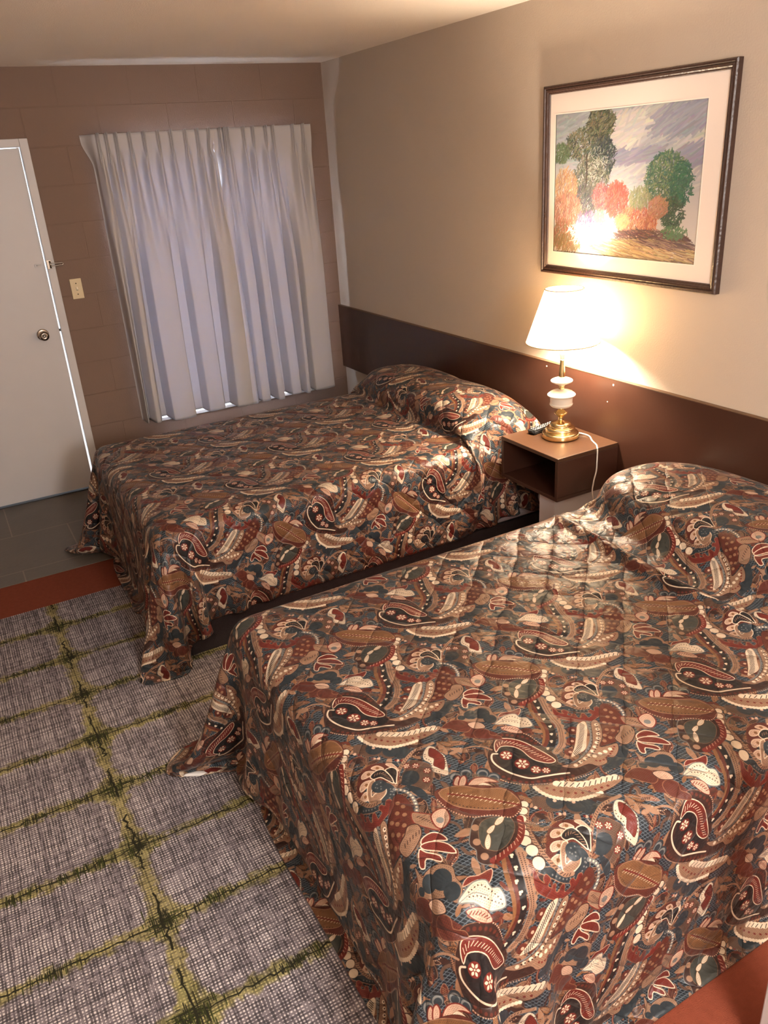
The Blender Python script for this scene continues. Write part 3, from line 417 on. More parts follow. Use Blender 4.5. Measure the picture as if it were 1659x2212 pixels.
# ------------------------------------------------------------------ the landscape print in the frame (a loose autumn scene)
def landscape_image():
    w, h = 620, 540                                      # laid out on 0..1000 across, 0..870 up
    cv = Canvas((1.0, 0), (0, .87), w, h); r = np.random.default_rng(3)
    col = lambda c: np.array(c)/255.
    J, I = np.mgrid[0:h, 0:w]; X = (I+.5)/w; Y = (J+.5)/h*.87
    s = np.clip((Y-.2)/.67, 0, 1)[..., None]
    cv.px[:] = col((196, 188, 182))*(1-s)+col((150, 154, 160))*s
    def strokes(n, c, rx, ry, cols, ln, wd, ang, da, power=.5):
        n, ln, wd = int(n*1.5), ln*.85, wd*.68
        for _ in range(n):
            t = r.uniform(0, 2*math.pi); q = r.random()**power
            x, y = c[0]+rx*q*math.cos(t), c[1]+ry*q*math.sin(t)
            if not (.003 < x < .997 and .003 < y < .867): continue
            a = math.radians(ang+r.normal(0, da)); l = ln*r.uniform(.5, 1.3)/2
            cc = col(cols[r.integers(len(cols))])+r.normal(0, .025, 3)
            x0, x1 = np.clip([x-l*math.cos(a), x+l*math.cos(a)], .003, .997); yy0, yy1 = np.clip([y-l*math.sin(a), y+l*math.sin(a)], .003, .867)
            I, J, XX, YY = cv.region([(x0, yy0), (x1, yy1)], wd)
            k = np.clip(.5-(cv.segdist(XX, YY, [(x0, yy0), (x1, yy1)], False)-wd/2)/cv.unit, 0, 1)*.8
            cv.blend(I, J, k, cc)
    sky = [(178, 176, 176), (160, 162, 170), (190, 184, 178)]
    strokes(420, (.6, .6), .45, .32, sky, .14, .02, 25, 12)
    strokes(120, (.15, .72), .2, .18, [(140, 152, 156), (160, 168, 170)], .1, .02, 20, 15)
    strokes(170, (.86, .78), .2, .07, [(136, 140, 158), (150, 152, 166)], .16, .016, 32, 8)     # slate cloud bands
    strokes(130, (.58, .60), .17, .035, [(138, 138, 158), (150, 148, 164)], .14, .016, 18, 8)
    strokes(90, (.92, .58), .12, .05, [(138, 140, 160)], .14, .016, 25, 10)
    strokes(90, (.52, .75), .12, .09, [(200, 194, 184), (188, 184, 180)], .12, .02, 30, 15)
    gr = [(62, 74, 50), (84, 92, 62), (108, 110, 78), (46, 58, 50), (126, 118, 82)]
    strokes(420, (.34, .79), .10, .10, gr+[(120, 104, 70)], .035, .008, 55, 35)
    strokes(420, (.24, .68), .16, .10, gr+[(140, 132, 98)], .035, .008, 60, 40)
    strokes(150, (.05, .63), .06, .06, [(74, 96, 58), (100, 120, 80)], .03, .008, 60, 40)
    strokes(330, (.36, .60), .09, .12, [(52, 66, 66), (70, 84, 76), (88, 98, 84), (40, 50, 54)], .035, .008, 70, 35)
    strokes(420, (.28, .48), .13, .12, [(92, 98, 78), (124, 120, 96), (70, 78, 66), (150, 142, 116)], .04, .007, 70, 40)
    strokes(90, (.32, .56), .08, .10, [(206, 204, 186), (186, 188, 170)], .022, .005, 60, 50)
    cv.line([(.245, .62), (.25, .5), (.245, .4), (.255, .3)], .008, col((72, 58, 50)))
    strokes(280, (.26, .34), .12, .09, [(88, 88, 84), (70, 74, 76), (112, 104, 98)], .05, .007, 75, 30)
    strokes(260, (.09, .42), .09, .12, [(190, 138, 88), (204, 160, 110), (168, 116, 84)], .04, .008, 75, 25)
    strokes(320, (.10, .28), .12, .10, [(186, 112, 84), (200, 146, 112), (150, 96, 76)], .05, .008, 80, 25)
    strokes(240, (.36, .36), .06, .08, [(176, 96, 92), (200, 130, 122), (150, 84, 84)], .035, .008, 70, 40)
    strokes(360, (.47, .35), .08, .10, [(196, 82, 64), (208, 104, 84), (178, 74, 62)], .04, .009, 75, 30)
    strokes(380, (.62, .22), .13, .09, [(186, 92, 64), (200, 120, 84), (164, 84, 66), (208, 150, 104)], .045, .008, 80, 25)
    strokes(100, (.52, .22), .05, .04, [(196, 160, 104), (184, 150, 96)], .03, .008, 80, 40)
    tr = [(70, 106, 70), (52, 88, 66), (98, 124, 78), (120, 138, 88), (60, 98, 84)]
    strokes(560, (.79, .46), .13, .16, tr, .035, .009, 60, 45)
    strokes(200, (.88, .44), .07, .12, [(48, 96, 74), (58, 110, 82)], .035, .009, 60, 45)
    strokes(170, (.84, .28), .07, .09, [(64, 92, 66), (52, 74, 58)], .035, .009, 60, 45)
    strokes(150, (.63, .36), .07, .06, [(150, 150, 106), (128, 134, 90)], .035, .008, 80, 25)
    strokes(160, (.75, .31), .06, .06, [(186, 128, 96), (164, 106, 78)], .035, .008, 60, 40)
    strokes(120, (.28, .22), .10, .05, [(126, 96, 140), (104, 84, 128), (150, 130, 150)], .04, .007, 80, 25)
    strokes(50, (.36, .24), .04, .04, [(104, 150, 128)], .03, .008, 75, 25)
    strokes(260, (.72, .13), .24, .05, [(96, 66, 62), (120, 84, 74), (80, 58, 62)], .06, .008, 170, 20)
    strokes(80, (.86, .17), .08, .035, [(76, 120, 78)], .03, .008, 60, 40)
    strokes(520, (.68, .05), .36, .065, [(190, 158, 104), (170, 136, 86), (204, 178, 124), (128, 98, 76)], .10, .008, 168, 7)
    strokes(120, (.82, .10), .18, .02, [(92, 70, 72), (150, 122, 104)], .10, .007, 168, 6)
    strokes(240, (.08, .12), .10, .09, [(158, 80, 52), (140, 92, 60), (110, 112, 72), (176, 116, 78)], .05, .007, 78, 18)
    strokes(120, (.10, .06), .12, .06, [(150, 112, 70), (120, 100, 60)], .05, .007, 78, 18)
    strokes(120, (.24, .13), .13, .065, [(240, 236, 226), (232, 222, 214), (220, 196, 190), (248, 246, 238)], .045, .007, 65, 40, .7)  # white grasses, here and next line, with the lamp's glare painted in
    strokes(90, (.35, .16), .12, .05, [(240, 232, 222), (222, 206, 190)], .03, .005, 35, 40)
    g = cv.px.mean(-1, keepdims=True); return image_from('autumn_landscape', (cv.px*.70+g*.20)*.95+np.array((.075, .070, .072)))

# ------------------------------------------------------------------ room shell
def wall_material(name, col, blocks=False, bump=(160, .12), var=.05):
    m = mat(name, col, .75, bump=None if blocks else bump, var=var, vscale=1.2)
    if blocks:
        nt = m.node_tree; N = nt.nodes.new; Lk = nt.links.new; b = nt.nodes['Principled BSDF']
        tc = N('ShaderNodeTexCoord'); mp = N('ShaderNodeMapping'); mp.inputs['Rotation'].default_value = (math.radians(90), 0, 0)
        Lk(tc.outputs['Object'], mp.inputs['Vector'])
        br = N('ShaderNodeTexBrick'); br.offset = .5; br.inputs['Scale'].default_value = 1
        for k, v in (('Brick Width', .4064), ('Row Height', .2032), ('Mortar Size', .0045), ('Mortar Smooth', .6)): br.inputs[k].default_value = v
        cmb = N('ShaderNodeSeparateXYZ'); Lk(tc.outputs['Object'], cmb.inputs[0]); cx = N('ShaderNodeCombineXYZ'); ad = N('ShaderNodeMath'); ad.inputs[1].default_value = .01
        Lk(cmb.outputs[0], ad.inputs[0]); Lk(ad.outputs[0], cx.inputs[0]); Lk(cmb.outputs[2], cx.inputs[1]); Lk(cx.outputs[0], br.inputs['Vector'])
        nz = N('ShaderNodeTexNoise'); nz.inputs['Scale'].default_value = 140; nz.inputs['Detail'].default_value = 5; Lk(tc.outputs['Object'], nz.inputs['Vector'])
        mx = N('ShaderNodeMath'); mx.operation = 'MULTIPLY_ADD'; Lk(br.outputs['Fac'], mx.inputs[0]); mx.inputs[1].default_value = -1.0
        nm = N('ShaderNodeMath'); nm.operation = 'MULTIPLY'; nm.inputs[1].default_value = .55; Lk(nz.outputs['Fac'], nm.inputs[0]); Lk(nm.outputs[0], mx.inputs[2])
        bp = N('ShaderNodeBump'); bp.inputs['Strength'].default_value = .6; bp.inputs['Distance'].default_value = .004; Lk(mx.outputs[0], bp.inputs['Height']); Lk(bp.outputs[0], b.inputs['Normal'])
    return m

M_far = wall_material('block_wall_paint', (121, 98, 85), True)
M_right = wall_material('plaster_paint', (184, 169, 153))
M_ceil = mat('stipple_ceiling', (238, 226, 212), .9, bump=(210, .5), var=.03, vscale=3)
M_white = mat('white_gloss_paint', (194, 190, 190), .45, var=.03, vscale=6)
M_orange = mat('rust_carpet', (122, 62, 44), .95, spec=.1, bump=(420, .5), var=.16, vscale=55)
M_brown = mat('brown_gloss_paint', (62, 37, 27), .33, bump=(60, .03), var=.05, vscale=7)
M_brass = mat('polished_brass', (252, 226, 168), .17, metal=1)
M_steel = mat('worn_nickel', (150, 138, 126), .25, metal=1, var=.08, vscale=40)
M_ceramic = mat('white_glazed_ceramic', (226, 218, 204), .18, coat=.3)
M_dark = mat('dark_plastic', (18, 17, 16), .4, bump=(300, .05))

H = 2.432
XL, YB = -3.7, -6.3
# far wall with the door and the window opening
DX0, DX1, DZ = -2.83, -1.880, 2.042
WX0, WX1, WZ0, WZ1 = -1.40, -.30, .378, 1.97
cells = []
xs = [XL-.2, DX0, DX1, WX0, WX1, .2]; zs = [0, WZ0, WZ1, DZ, H]
for i in range(5):
    for k in range(4):
        if i == 1 and k < 3: continue
        if i == 3 and k == 1: continue
        cells.append((xs[i], xs[i+1], 0, .2, zs[k], zs[k+1]))
struct(obj('wall_back', boxes(cells), M_far), 'brown painted concrete block wall with door and curtained window')
struct(obj('wall_right', box(0, .2, YB-.2, 0, 0, H), M_right), 'smooth beige wall behind the two beds')
struct(obj('wall_left', box(XL-.2, XL, YB-.2, 0, 0, H), M_right))
struct(obj('wall_front', box(XL, 0, YB-.2, YB, 0, H), M_right))
struct(obj('ceiling', box(XL-.2, .2, YB-.2, .2, H, H+.15), M_ceil), 'pale stippled ceiling')
struct(obj('floor', box(XL-.2, .2, YB-.2, .2, -.15, 0), M_orange), 'rust orange carpet floor')
# slate grey tiles by the door
tm = mat('slate_floor_tile', (92, 84, 74), .5, bump=(40, .12), var=.14, vscale=9)
nt = tm.node_tree; N = nt.nodes.new; b_ = nt.nodes['Principled BSDF']; src = b_.inputs['Base Color'].links[0].from_socket
tc = N('ShaderNodeTexCoord'); mp = N('ShaderNodeMapping'); mp.inputs['Location'].default_value = (2.452+.305*4-.305*4, 0.0, 0)
nt.links.new(tc.outputs['Object'], mp.inputs['Vector'])
br = N('ShaderNodeTexBrick'); br.offset = .5; br.inputs['Scale'].default_value = 1
for k, v in (('Brick Width', .61), ('Row Height', .505), ('Mortar Size', .004), ('Mortar Smooth', .3)): br.inputs[k].default_value = v
nt.links.new(mp.outputs[0], br.inputs['Vector'])
mx = N('ShaderNodeMix'); mx.data_type = 'RGBA'; mx.inputs[7].default_value = lin((120, 110, 96))+(1,)
nt.links.new(br.outputs['Fac'], mx.inputs[0]); nt.links.new(src, mx.inputs[6]); nt.links.new(mx.outputs[2], b_.inputs['Base Color'])
struct(obj('floor_tile', box(XL, -.004, -1.143, .02, -.004, .004), tm), 'grey slate floor tiles inside the door')
# wall end beside the near bed
struct(obj('trim_3', box(-1.322, -1.245, -4.71, -4.585, 0, H, .003), M_white), 'white painted post at the right edge of the photo')

# door
door = obj('door_1', box(0, 1, 0, 1, 0, 1), M_white)
bm = bmesh.new(); vs = add_box(bm, -2.82, -1.893, .012, .052, .014, 2.036)
for v in vs:
    if v.co.x > -2: v.co.x = -1.8875 if v.co.z > 1 else -1.8925
bmesh.ops.bevel(bm, geom=bm.edges[:], offset=.002, segments=1, affect='EDGES')
bm.to_mesh(door.data); bm.free(); struct(door, 'plain white flush door')
kx, kz = -1.987, 1.018
kn = obj('door_knob', bpy.data.meshes.new('k'), M_steel, door, label='round nickel door knob with keyhole')
pf = smooth_prof([(.033, 0), (.033, .006), (.015, .012), (.013, .030), (.022, .040), (.0285, .052), (.027, .066), (.019, .073), (.012, .0735), (.0115, .070), (.0001, .070)], 5)
me = lathe(pf, (0, 0), 48, False); me.transform(Matrix.Translation((kx, .012, kz))@Matrix.Rotation(math.radians(90), 4, 'X')); me.materials.append(M_steel); kn.data = me
for p in me.polygons: p.use_smooth = True
me = lathe([(.0001, .0755), (.006, .0755), (.008, .070)], (0, 0), 24, False); me.transform(Matrix.Translation((kx, .012, kz))@Matrix.Rotation(math.radians(90), 4, 'X'))
obj('keyhole', me, mat('bright_steel', (200, 196, 190), .2, metal=1), kn, True)
obj('latch_bolt', box(-1.905, -1.876, .024, .040, 1.022, 1.036), M_dark, door, label='black latch bolt across the gap')
obj('guard_stud', boxes([(-1.945, -1.905, .004, .013, 1.404, 1.420), (-1.935, -1.912, -.012, .005, 1.409, 1.415)], .001), M_white, door)
# casing
cas = []
tr = struct(obj('trim_1', boxes([(-1.8815, -1.836, -.016, .06, 0, 2.083), (-2.875, -2.829, -.016, .06, 0, 2.083), (-2.829, -1.8815, -.016, .06, 2.041, 2.083)], .003), M_white), 'white painted door casing')
struct(obj('trim_2', box(-2.83, -1.88, -.01, .18, 0, .010), mat('dark_threshold', (60, 58, 58), .4, metal=.6)), 'dark door threshold')
# swing-bar door guard
dg = thing('door_guard', 'metal swing bar door guard on the white casing above the light switch', 'door guard', (-1.868, -.016, 1.412))
obj('mounting_plate', boxes([(-1.880, -1.853, -.020, -.016, 1.388, 1.438)], .001), M_steel, dg)
obj('hinge_post', lathe([(.005, 1.392), (.005, 1.434)], (-1.862, -.026), 16), M_steel, dg, True)
loop = [(-1.862, -.028, 1.421), (-1.84, -.03, 1.419), (-1.815, -.03, 1.418), (-1.796, -.03, 1.4175), (-1.7905, -.03, 1.412), (-1.796, -.03, 1.406), (-1.815, -.03, 1.405), (-1.84, -.03, 1.404), (-1.862, -.028, 1.404)]
obj('swing_bar', tube(loop, .0034), M_steel, dg, True)
# light switch
sw = thing('light_switch', 'ivory toggle light switch on the brown wall between door and curtain', 'light switch', (-1.741, 0, 1.257))
M_iv = mat('ivory_plastic', (206, 188, 150), .4)
obj('cover_plate', box(-1.774, -1.708, -.006, .0, 1.199, 1.316, .002), M_iv, sw)
bm = bmesh.new(); vs = add_box(bm, -1.7455, -1.7365, -.018, -.005, 1.246, 1.262)
for v in vs:
    if v.co.y < -.01: v.co.z += .008
obj('toggle', bm_mesh(bm), mat('cream_plastic', (228, 214, 184), .35), sw)
for z in (1.226, 1.289):
    me = lathe([(.0001, .0075), (.0035, .0072), (.0035, .005)], (0, 0), 16, False); me.transform(Matrix.Translation((-1.741, 0, z))@Matrix.Rotation(math.radians(90), 4, 'X'))
    obj('screw', me, mat('screw_metal', (70, 62, 50), .4, metal=.8), sw, True)
# window
win = struct(obj('window_1', boxes([(WX0, WX1, .09, .14, WZ0, WZ0+.05), (WX0, WX1, .09, .14, WZ1-.05, WZ1), (WX0, WX0+.05, .09, .14, WZ0+.05, WZ1-.05), (WX1-.05, WX1, .09, .14, WZ0+.05, WZ1-.05), (-.85, -.80, .095, .135, WZ0+.05, WZ1-.05)], .002), M_white), 'window behind the closed curtains')
obj('window_sill', box(WX0-.03, WX1+.03, -.022, .09, WZ0-.02, WZ0+.002, .003), M_white, win)
gl = bpy.data.materials.new('window_glass'); gl.use_nodes = True; g = gl.node_tree.nodes['Principled BSDF']
g.inputs['Transmission Weight'].default_value = 1; g.inputs['Roughness'].default_value = 0; g.inputs['IOR'].default_value = 1.1
for x0, x1 in ((WX0+.05, -.85), (-.80, WX1-.05)): obj('window_pane', box(x0, x1, .112, .116, WZ0+.05, WZ1-.05), gl, win)

# ------------------------------------------------------------------ curtains
cm = bpy.data.materials.new('curtain_cloth'); cm.use_nodes = True; nt = cm.node_tree; N = nt.nodes.new
b_ = nt.nodes['Principled BSDF']; b_.inputs['Base Color'].default_value = lin((196, 190, 188))+(1,); b_.inputs['Roughness'].default_value = .85; b_.inputs['Specular IOR Level'].default_value = .15
wv = N('ShaderNodeTexNoise'); wv.inputs['Scale'].default_value = 500; tc = N('ShaderNodeTexCoord'); nt.links.new(tc.outputs['Object'], wv.inputs['Vector'])
bp = N('ShaderNodeBump'); bp.inputs['Strength'].default_value = .15; bp.inputs['Distance'].default_value = .002; nt.links.new(wv.outputs['Fac'], bp.inputs['Height']); nt.links.new(bp.outputs[0], b_.inputs['Normal'])
tl = N('ShaderNodeBsdfTranslucent'); tl.inputs['Color'].default_value = lin((178, 186, 206))+(1,)
ms = N('ShaderNodeMixShader'); ms.inputs[0].default_value = .14
nt.links.new(b_.outputs[0], ms.inputs[1]); nt.links.new(tl.outputs[0], ms.inputs[2]); nt.links.new(ms.outputs[0], nt.nodes['Material Output'].inputs['Surface'])

def sstep(a, b, x):
    t = np.clip((x-a)/(b-a), 0, 1); return t*t*(3-2*t)

def curtain(name, xa, xb, pleats, ridges, label, ret=False, slit=False, lap=False, seed=0, ybase=-.085):
    r = np.random.default_rng(seed); nu, nv = 640, 100; zt, zb = 2.083, .394
    u = np.linspace(0, 1, nu)[None]; z = np.linspace(zt, zb, nv)[:, None]
    x = xa+(xb-xa)*u+0*z; v = (zt-z)/(zt-zb)
    ph = np.interp(x[0], pleats, np.arange(len(pleats)))     # ridge phase at the header
    lo = np.zeros_like(x); amp = r.uniform(.75, 1.15, len(ridges))
    drift = .012*np.sin(2.2*v+seed)
    for k, (a_, b_) in enumerate(ridges):                    # broad rounded folds below, narrow recesses between them
        sh_ = drift+.010*np.sin(3*v+k*1.7)*v; X_ = x-sh_; c_, h_ = (a_+b_)/2, (b_-a_)/2+.016
        rd_ = np.sqrt(np.clip(1-((X_-c_)/h_)**2, 0, 1))
        lo = np.maximum(lo, amp[k]*(.45*rd_**.7+.55*sstep(a_-.016, a_+.012, X_)*(1-sstep(b_-.012, b_+.016, X_))))
    f_top = np.zeros_like(x)
    for k, p in enumerate(pleats):
        d = np.abs(x-p); f_top = np.maximum(f_top, np.exp(-(d/.0095)**4)*(.70+.3*np.cos(d*900)))
    lean = .35*np.cos(2*np.pi*ph)[None]*0
    body = np.zeros_like(x)
    for k, p in enumerate(pleats):                           # folds that leave each pinch and widen
        wd = .014+.020*sstep(.05, .5, v); body = np.maximum(body, r.uniform(.8, 1.05)*np.exp(-np.abs((x-p-.01*np.sin(2*v+k))/wd)**2.2))
    w1 = sstep(.04, .11, v); w2 = sstep(.10, .55, v)
    amp_y = .034*f_top*(1-w1)+w1*((.052+.015*v)*body*(1-w2)+(.090+.02*v)*lo*w2)
    y = ybase+.018*w1-amp_y+.004*np.sin(9*x+3*v)
    y += .010*v
    zz = z+0*x
    zz = zz+np.where(v < .001, .006*f_top, 0)-.012*(v**6)*(lo-.5)+.014*(1-u)*0
    if ret:
        k = 1-sstep(0, .075, u); y = y*(1-k)+(-.012)*k+.012*np.sin(70*u)*k*(1-k)*2
        x = x-.012*k*(1-sstep(.0, .12, v))+.035*k*sstep(.02, .1, v)
    if slit: x = x-.026*np.exp(-((z-1.985)/.045)**2)*sstep(.90, 1.0, u)
    if lap: k = 1-sstep(0, .10, u); x = x-.065*sstep(.10, .3, v)*k; y = y+.05*k*sstep(.08, .2, v)
    me = grid_mesh(np.stack([x, y, zz], -1)); o = obj(name, me, cm, smooth=True)
    so = o.modifiers.new('s', 'SOLIDIFY'); so.thickness = .0016; so.offset = 0
    return tag(o, label, 'curtain')

L_p = [-1.474, -1.426, -1.372, -1.295, -1.212, -1.129, -1.055, -.97, -.896, -.825]
R_p = [-.755, -.725, -.705, -.602, -.54, -.457, -.409, -.278, -.209]
L_r = [(-1.556, -1.483), (-1.433, -1.39), (-1.333, -1.173), (-1.096, -.973), (-.89, -.765)]
R_r = [(-.80, -.74), (-.716, -.64), (-.615, -.556), (-.506, -.423), (-.39, -.35), (-.31, -.145)]
curtain('curtain', -1.545, -.783, L_p, L_r, 'left pale grey pinch-pleat curtain panel, nearer the door', ret=True, slit=True, seed=2)
curtain('curtain', -.797, -.149, R_p, R_r, 'right pale grey pinch-pleat curtain panel, nearer the corner', seed=4, ybase=-.080, lap=True)

# ------------------------------------------------------------------ headboard, nightstand and what stands on it
hb = thing('headboard', 'long dark brown headboard board fixed along the beige wall behind both beds', 'headboard', (-.011, -2.25, .491))
obj('board', box(-.022, -.001, -4.58, -.002, .491, .9245, .002), M_brown, hb)
obj('top_edge', box(-.0235, -.001, -4.58, -.002, .9245, .928, .001), mat('lighter_edge', (96, 70, 48), .5), hb, label='lighter top edge')  # thin strip of lighter brown along the top of the board
M_chip = mat('bare_plaster_chip', (226, 216, 196), .8)
for y_, z_, r_ in ((-2.719, .901, .005), (-2.273, .903, .004), (-2.688, .819, .003)):
    me = lathe([(.0001, .0008), (r_*.8, .0008), (r_, 0)], (0, 0), 7, False); me.transform(Matrix.Translation((-.022, y_, z_))@Matrix.Rotation(math.radians(-90), 4, 'Y')); obj('paint_chip', me, M_chip, hb, label='small pale paint chip')
ns = thing('nightstand', 'brown floating box nightstand between the two beds, on a white support', 'nightstand', (-.19, -2.57, 0))
T_ = .018; nx0, nx1, ny0, ny1, nz0, nz1 = -.366, -.0235, -2.770, -2.372, .452, .652
obj('top', box(nx0, nx1, ny0, ny1, nz1-T_, nz1, .0025), mat('brown_top_paint', (72, 48, 33), .30, bump=(60, .03), var=.04, vscale=7), ns)
obj('bottom', box(nx0, nx1, ny0, ny1, nz0, nz0+T_, .002), M_brown, ns)
obj('side', box(nx0, nx1, ny0, ny0+T_, nz0+T_, nz1-T_, .002), M_brown, ns)
obj('side', box(nx0, nx1, ny1-T_, ny1, nz0+T_, nz1-T_, .002), M_brown, ns)
obj('back_panel', box(nx1-.01, nx1, ny0+T_, ny1-T_, nz0+T_, nz1-T_), M_brown, ns)
obj('pedestal', box(-.335, -.001, -2.720, -2.615, 0.0, nz0, .002), M_white, ns, label='white painted support')
# lamp
LX, LY, LZ = -.168, -2.552, nz1+.0005
lamp = thing('table_lamp', 'lit brass and white ceramic table lamp on the nightstand', 'lamp', (LX, LY, LZ))
obj('base', lathe(smooth_prof([(.078, 0+LZ), (.082, .004+LZ), (.082, .020+LZ), (.078, .026+LZ), (.066, .030+LZ), (.067, .038+LZ), (.062, .048+LZ), (.050, .052+LZ), (.049, .060+LZ), (.040, .070+LZ), (.022, .076+LZ), (.013, .080+LZ)], 5), (LX, LY)), M_brass, lamp, True)
obj('knop', lathe(smooth_prof([(.013, .080+LZ), (.011, .092+LZ), (.014, .098+LZ), (.029, .112+LZ), (.030, .117+LZ), (.018, .126+LZ), (.011, .134+LZ), (.013, .142+LZ)], 5), (LX, LY)), M_brass, lamp, True)
obj('urn', lathe(smooth_prof([(.013, .140+LZ), (.040, .144+LZ), (.050, .152+LZ), (.0515, .158+LZ), (.0495, .162+LZ), (.0505, .185+LZ), (.057, .194+LZ), (.062, .197+LZ), (.060, .203+LZ), (.045, .214+LZ), (.022, .221+LZ), (.010, .224+LZ)], 5), (LX, LY)), M_ceramic, lamp, True, label='white ceramic urn')
obj('neck_ring', lathe(smooth_prof([(.010, .222+LZ), (.013, .226+LZ), (.010, .232+LZ), (.014, .238+LZ), (.012, .242+LZ)], 5), (LX, LY)), M_brass, lamp, True)
obj('saucer', lathe(smooth_prof([(.012, .240+LZ), (.024, .247+LZ), (.044, .256+LZ), (.0485, .262+LZ), (.044, .268+LZ), (.028, .274+LZ), (.013, .277+LZ)], 5), (LX, LY)), M_ceramic, lamp, True, label='white ceramic disc')
obj('stem', lathe(smooth_prof([(.014, .276+LZ), (.0135, .30+LZ), (.011, .33+LZ), (.009, .358+LZ)], 5), (LX, LY)), M_brass, lamp, True)
obj('socket', lathe([(.009, .357+LZ), (.0095, .372+LZ), (.013, .376+LZ), (.017, .386+LZ), (.017, .43+LZ), (.008, .436+LZ)], (LX, LY), 32), M_ceramic, lamp, True)
sm_ = bpy.data.materials.new('lampshade_cloth'); sm_.use_nodes = True; nt = sm_.node_tree; N = nt.nodes.new
b_ = nt.nodes['Principled BSDF']; b_.inputs['Base Color'].default_value = lin((240, 228, 206))+(1,); b_.inputs['Roughness'].default_value = .9; b_.inputs['Specular IOR Level'].default_value = .1
tl = N('ShaderNodeBsdfTranslucent'); tl.inputs['Color'].default_value = lin((255, 236, 200))+(1,)
ms = N('ShaderNodeMixShader'); ms.inputs[0].default_value = .84
b_.inputs['Emission Color'].default_value = (1.0, .80, .56, 1); b_.inputs['Emission Strength'].default_value = 24
nt.links.new(b_.outputs[0], ms.inputs[1]); nt.links.new(tl.outputs[0], ms.inputs[2]); nt.links.new(ms.outputs[0], nt.nodes['Material Output'].inputs['Surface'])
SB, ST, RB, RT = 1.087, 1.312, .158, .080
pr = [(RT+(RB-RT)*t, ST+(SB-ST)*t) for t in np.linspace(0, 1, 12)]
sh = obj('lamp_shade', lathe(pr, (LX, LY), 96, False), sm_, lamp, True, label='cream tapered lampshade, lit')
so = sh.modifiers.new('s', 'SOLIDIFY'); so.thickness = .0012; so.offset = 0
M_rim = mat('shade_binding', (214, 190, 150), .8)
for r_, z_ in ((RB, SB), (RT, ST)):
    pts = [(LX+r_*math.cos(a), LY+r_*math.sin(a), z_) for a in np.linspace(0, 2*math.pi, 40)]
    obj('shade_rim', tube(pts, .0026, 8, 2), M_rim, sh, True)
for a in (.4, .4+2*math.pi/3, .4+4*math.pi/3):
    obj('spider_arm', tube([(LX, LY, ST-.03), (LX+RT*.6*math.cos(a), LY+RT*.6*math.sin(a), ST-.012), (LX+RT*math.cos(a), LY+RT*math.sin(a), ST)], .0014, 6, 3), M_brass, sh, True)
obj('harp', tube([(LX, LY-.012, LZ+.40), (LX, LY-.05, LZ+.46), (LX, LY-.055, LZ+.54), (LX, LY-.025, LZ+.61), (LX, LY, ST-.03), (LX, LY+.025, LZ+.61), (LX, LY+.055, LZ+.54), (LX, LY+.05, LZ+.46), (LX, LY+.012, LZ+.40)], .0016, 6, 5), M_brass, lamp, True)
cz = nz1+.0035
obj('cord', tube([(LX+.078, LY-.02, cz+.006), (LX+.10, LY-.05, cz), (-.072, -2.64, cz), (-.10, -2.685, cz), (-.125, -2.74, cz), (-.145, -2.767, cz), (-.150, -2.7755, nz1-.006), (-.150, -2.7755, .60), (-.153, -2.777, .55), (-.168, -2.779, .50), (-.17, -2.779, .44), (-.10, -2.75, .30), (-.02, -2.74, .25)], .0032, 10), mat('white_cord', (226, 218, 204), .5), lamp, True, label='white lamp cord')
# remote control
rm = thing('remote_control', 'black television remote control beside the lamp base on the nightstand', 'remote control', (-.165, -2.425, nz1))
ang = math.radians(10); RMx = Matrix.Translation((-.165, -2.430, nz1+.0005))@Matrix.Rotation(ang, 4, 'Z')
bm = bmesh.new(); vs = add_box(bm, -.09, .09, -.023, .023, 0, .022)
for v in vs:
    if v.co.z < .01: v.co.y *= .8; v.co.x *= .96
bmesh.ops.bevel(bm, geom=bm.edges[:], offset=.004, segments=3, affect='EDGES'); me = bm_mesh(bm); me.transform(RMx)
obj('body', me, M_dark, rm, True)
M_btn = mat('pale_rubber_keys', (196, 192, 184), .5)
for i in range(9):
    for j in range(3):
        me = box(-.076+i*.0165, -.0695+i*.0165, -.0145+j*.0115, -.0095+j*.0115, .0215, .0240, .0008); me.transform(RMx)
        obj('button', me, M_btn if (i+j) % 4 else mat('red_key', (150, 60, 50), .5) if i == 8 else M_btn, rm)

# ------------------------------------------------------------------ framed picture
FY0, FY1, FZ0, FZ1 = -3.203, -2.221, 1.337, 2.097
pic = thing('framed_picture', 'framed autumn landscape print with a wide white mat on the beige wall above the lamp', 'picture', (-.01, (FY0+FY1)/2, FZ0))
M_frame = mat('carved_walnut_frame', (62, 42, 34), .35, bump=(90, .25), var=.2, vscale=30)
prof = [(0, 0), (0, .022), (.004, .027), (.010, .027), (.013, .022), (.018, .0245), (.023, .0225), (.027, .018), (.031, .017), (.034, .012), (.034, 0)]
def rail(p0, p1, q0, q1):         # outer corners p, inward offsets along the mitre
    vs = []
    for (p, q) in ((p0, q0), (p1, q1)):
        for d, hgt in prof: vs.append((-.001-hgt, p[0]+q[0]*d, p[1]+q[1]*d))
    n = len(prof); fs = [(i, (i+1) % n, n+(i+1) % n, n+i) for i in range(n)]+[tuple(range(n)), tuple(range(2*n-1, n-1, -1))]
    me = bpy.data.meshes.new('rail'); me.from_pydata(vs, [], fs); me.update()
    b = bmesh.new(); b.from_mesh(me); bmesh.ops.recalc_face_normals(b, faces=b.faces[:]); b.to_mesh(me); b.free(); return me
cr = [((FY0, FZ0), (1, 1)), ((FY1, FZ0), (-1, 1)), ((FY1, FZ1), (-1, -1)), ((FY0, FZ1), (1, -1))]
for i in range(4): obj('frame_rail', rail(cr[i][0], cr[(i+1) % 4][0], cr[i][1], cr[(i+1) % 4][1]), M_frame, pic)
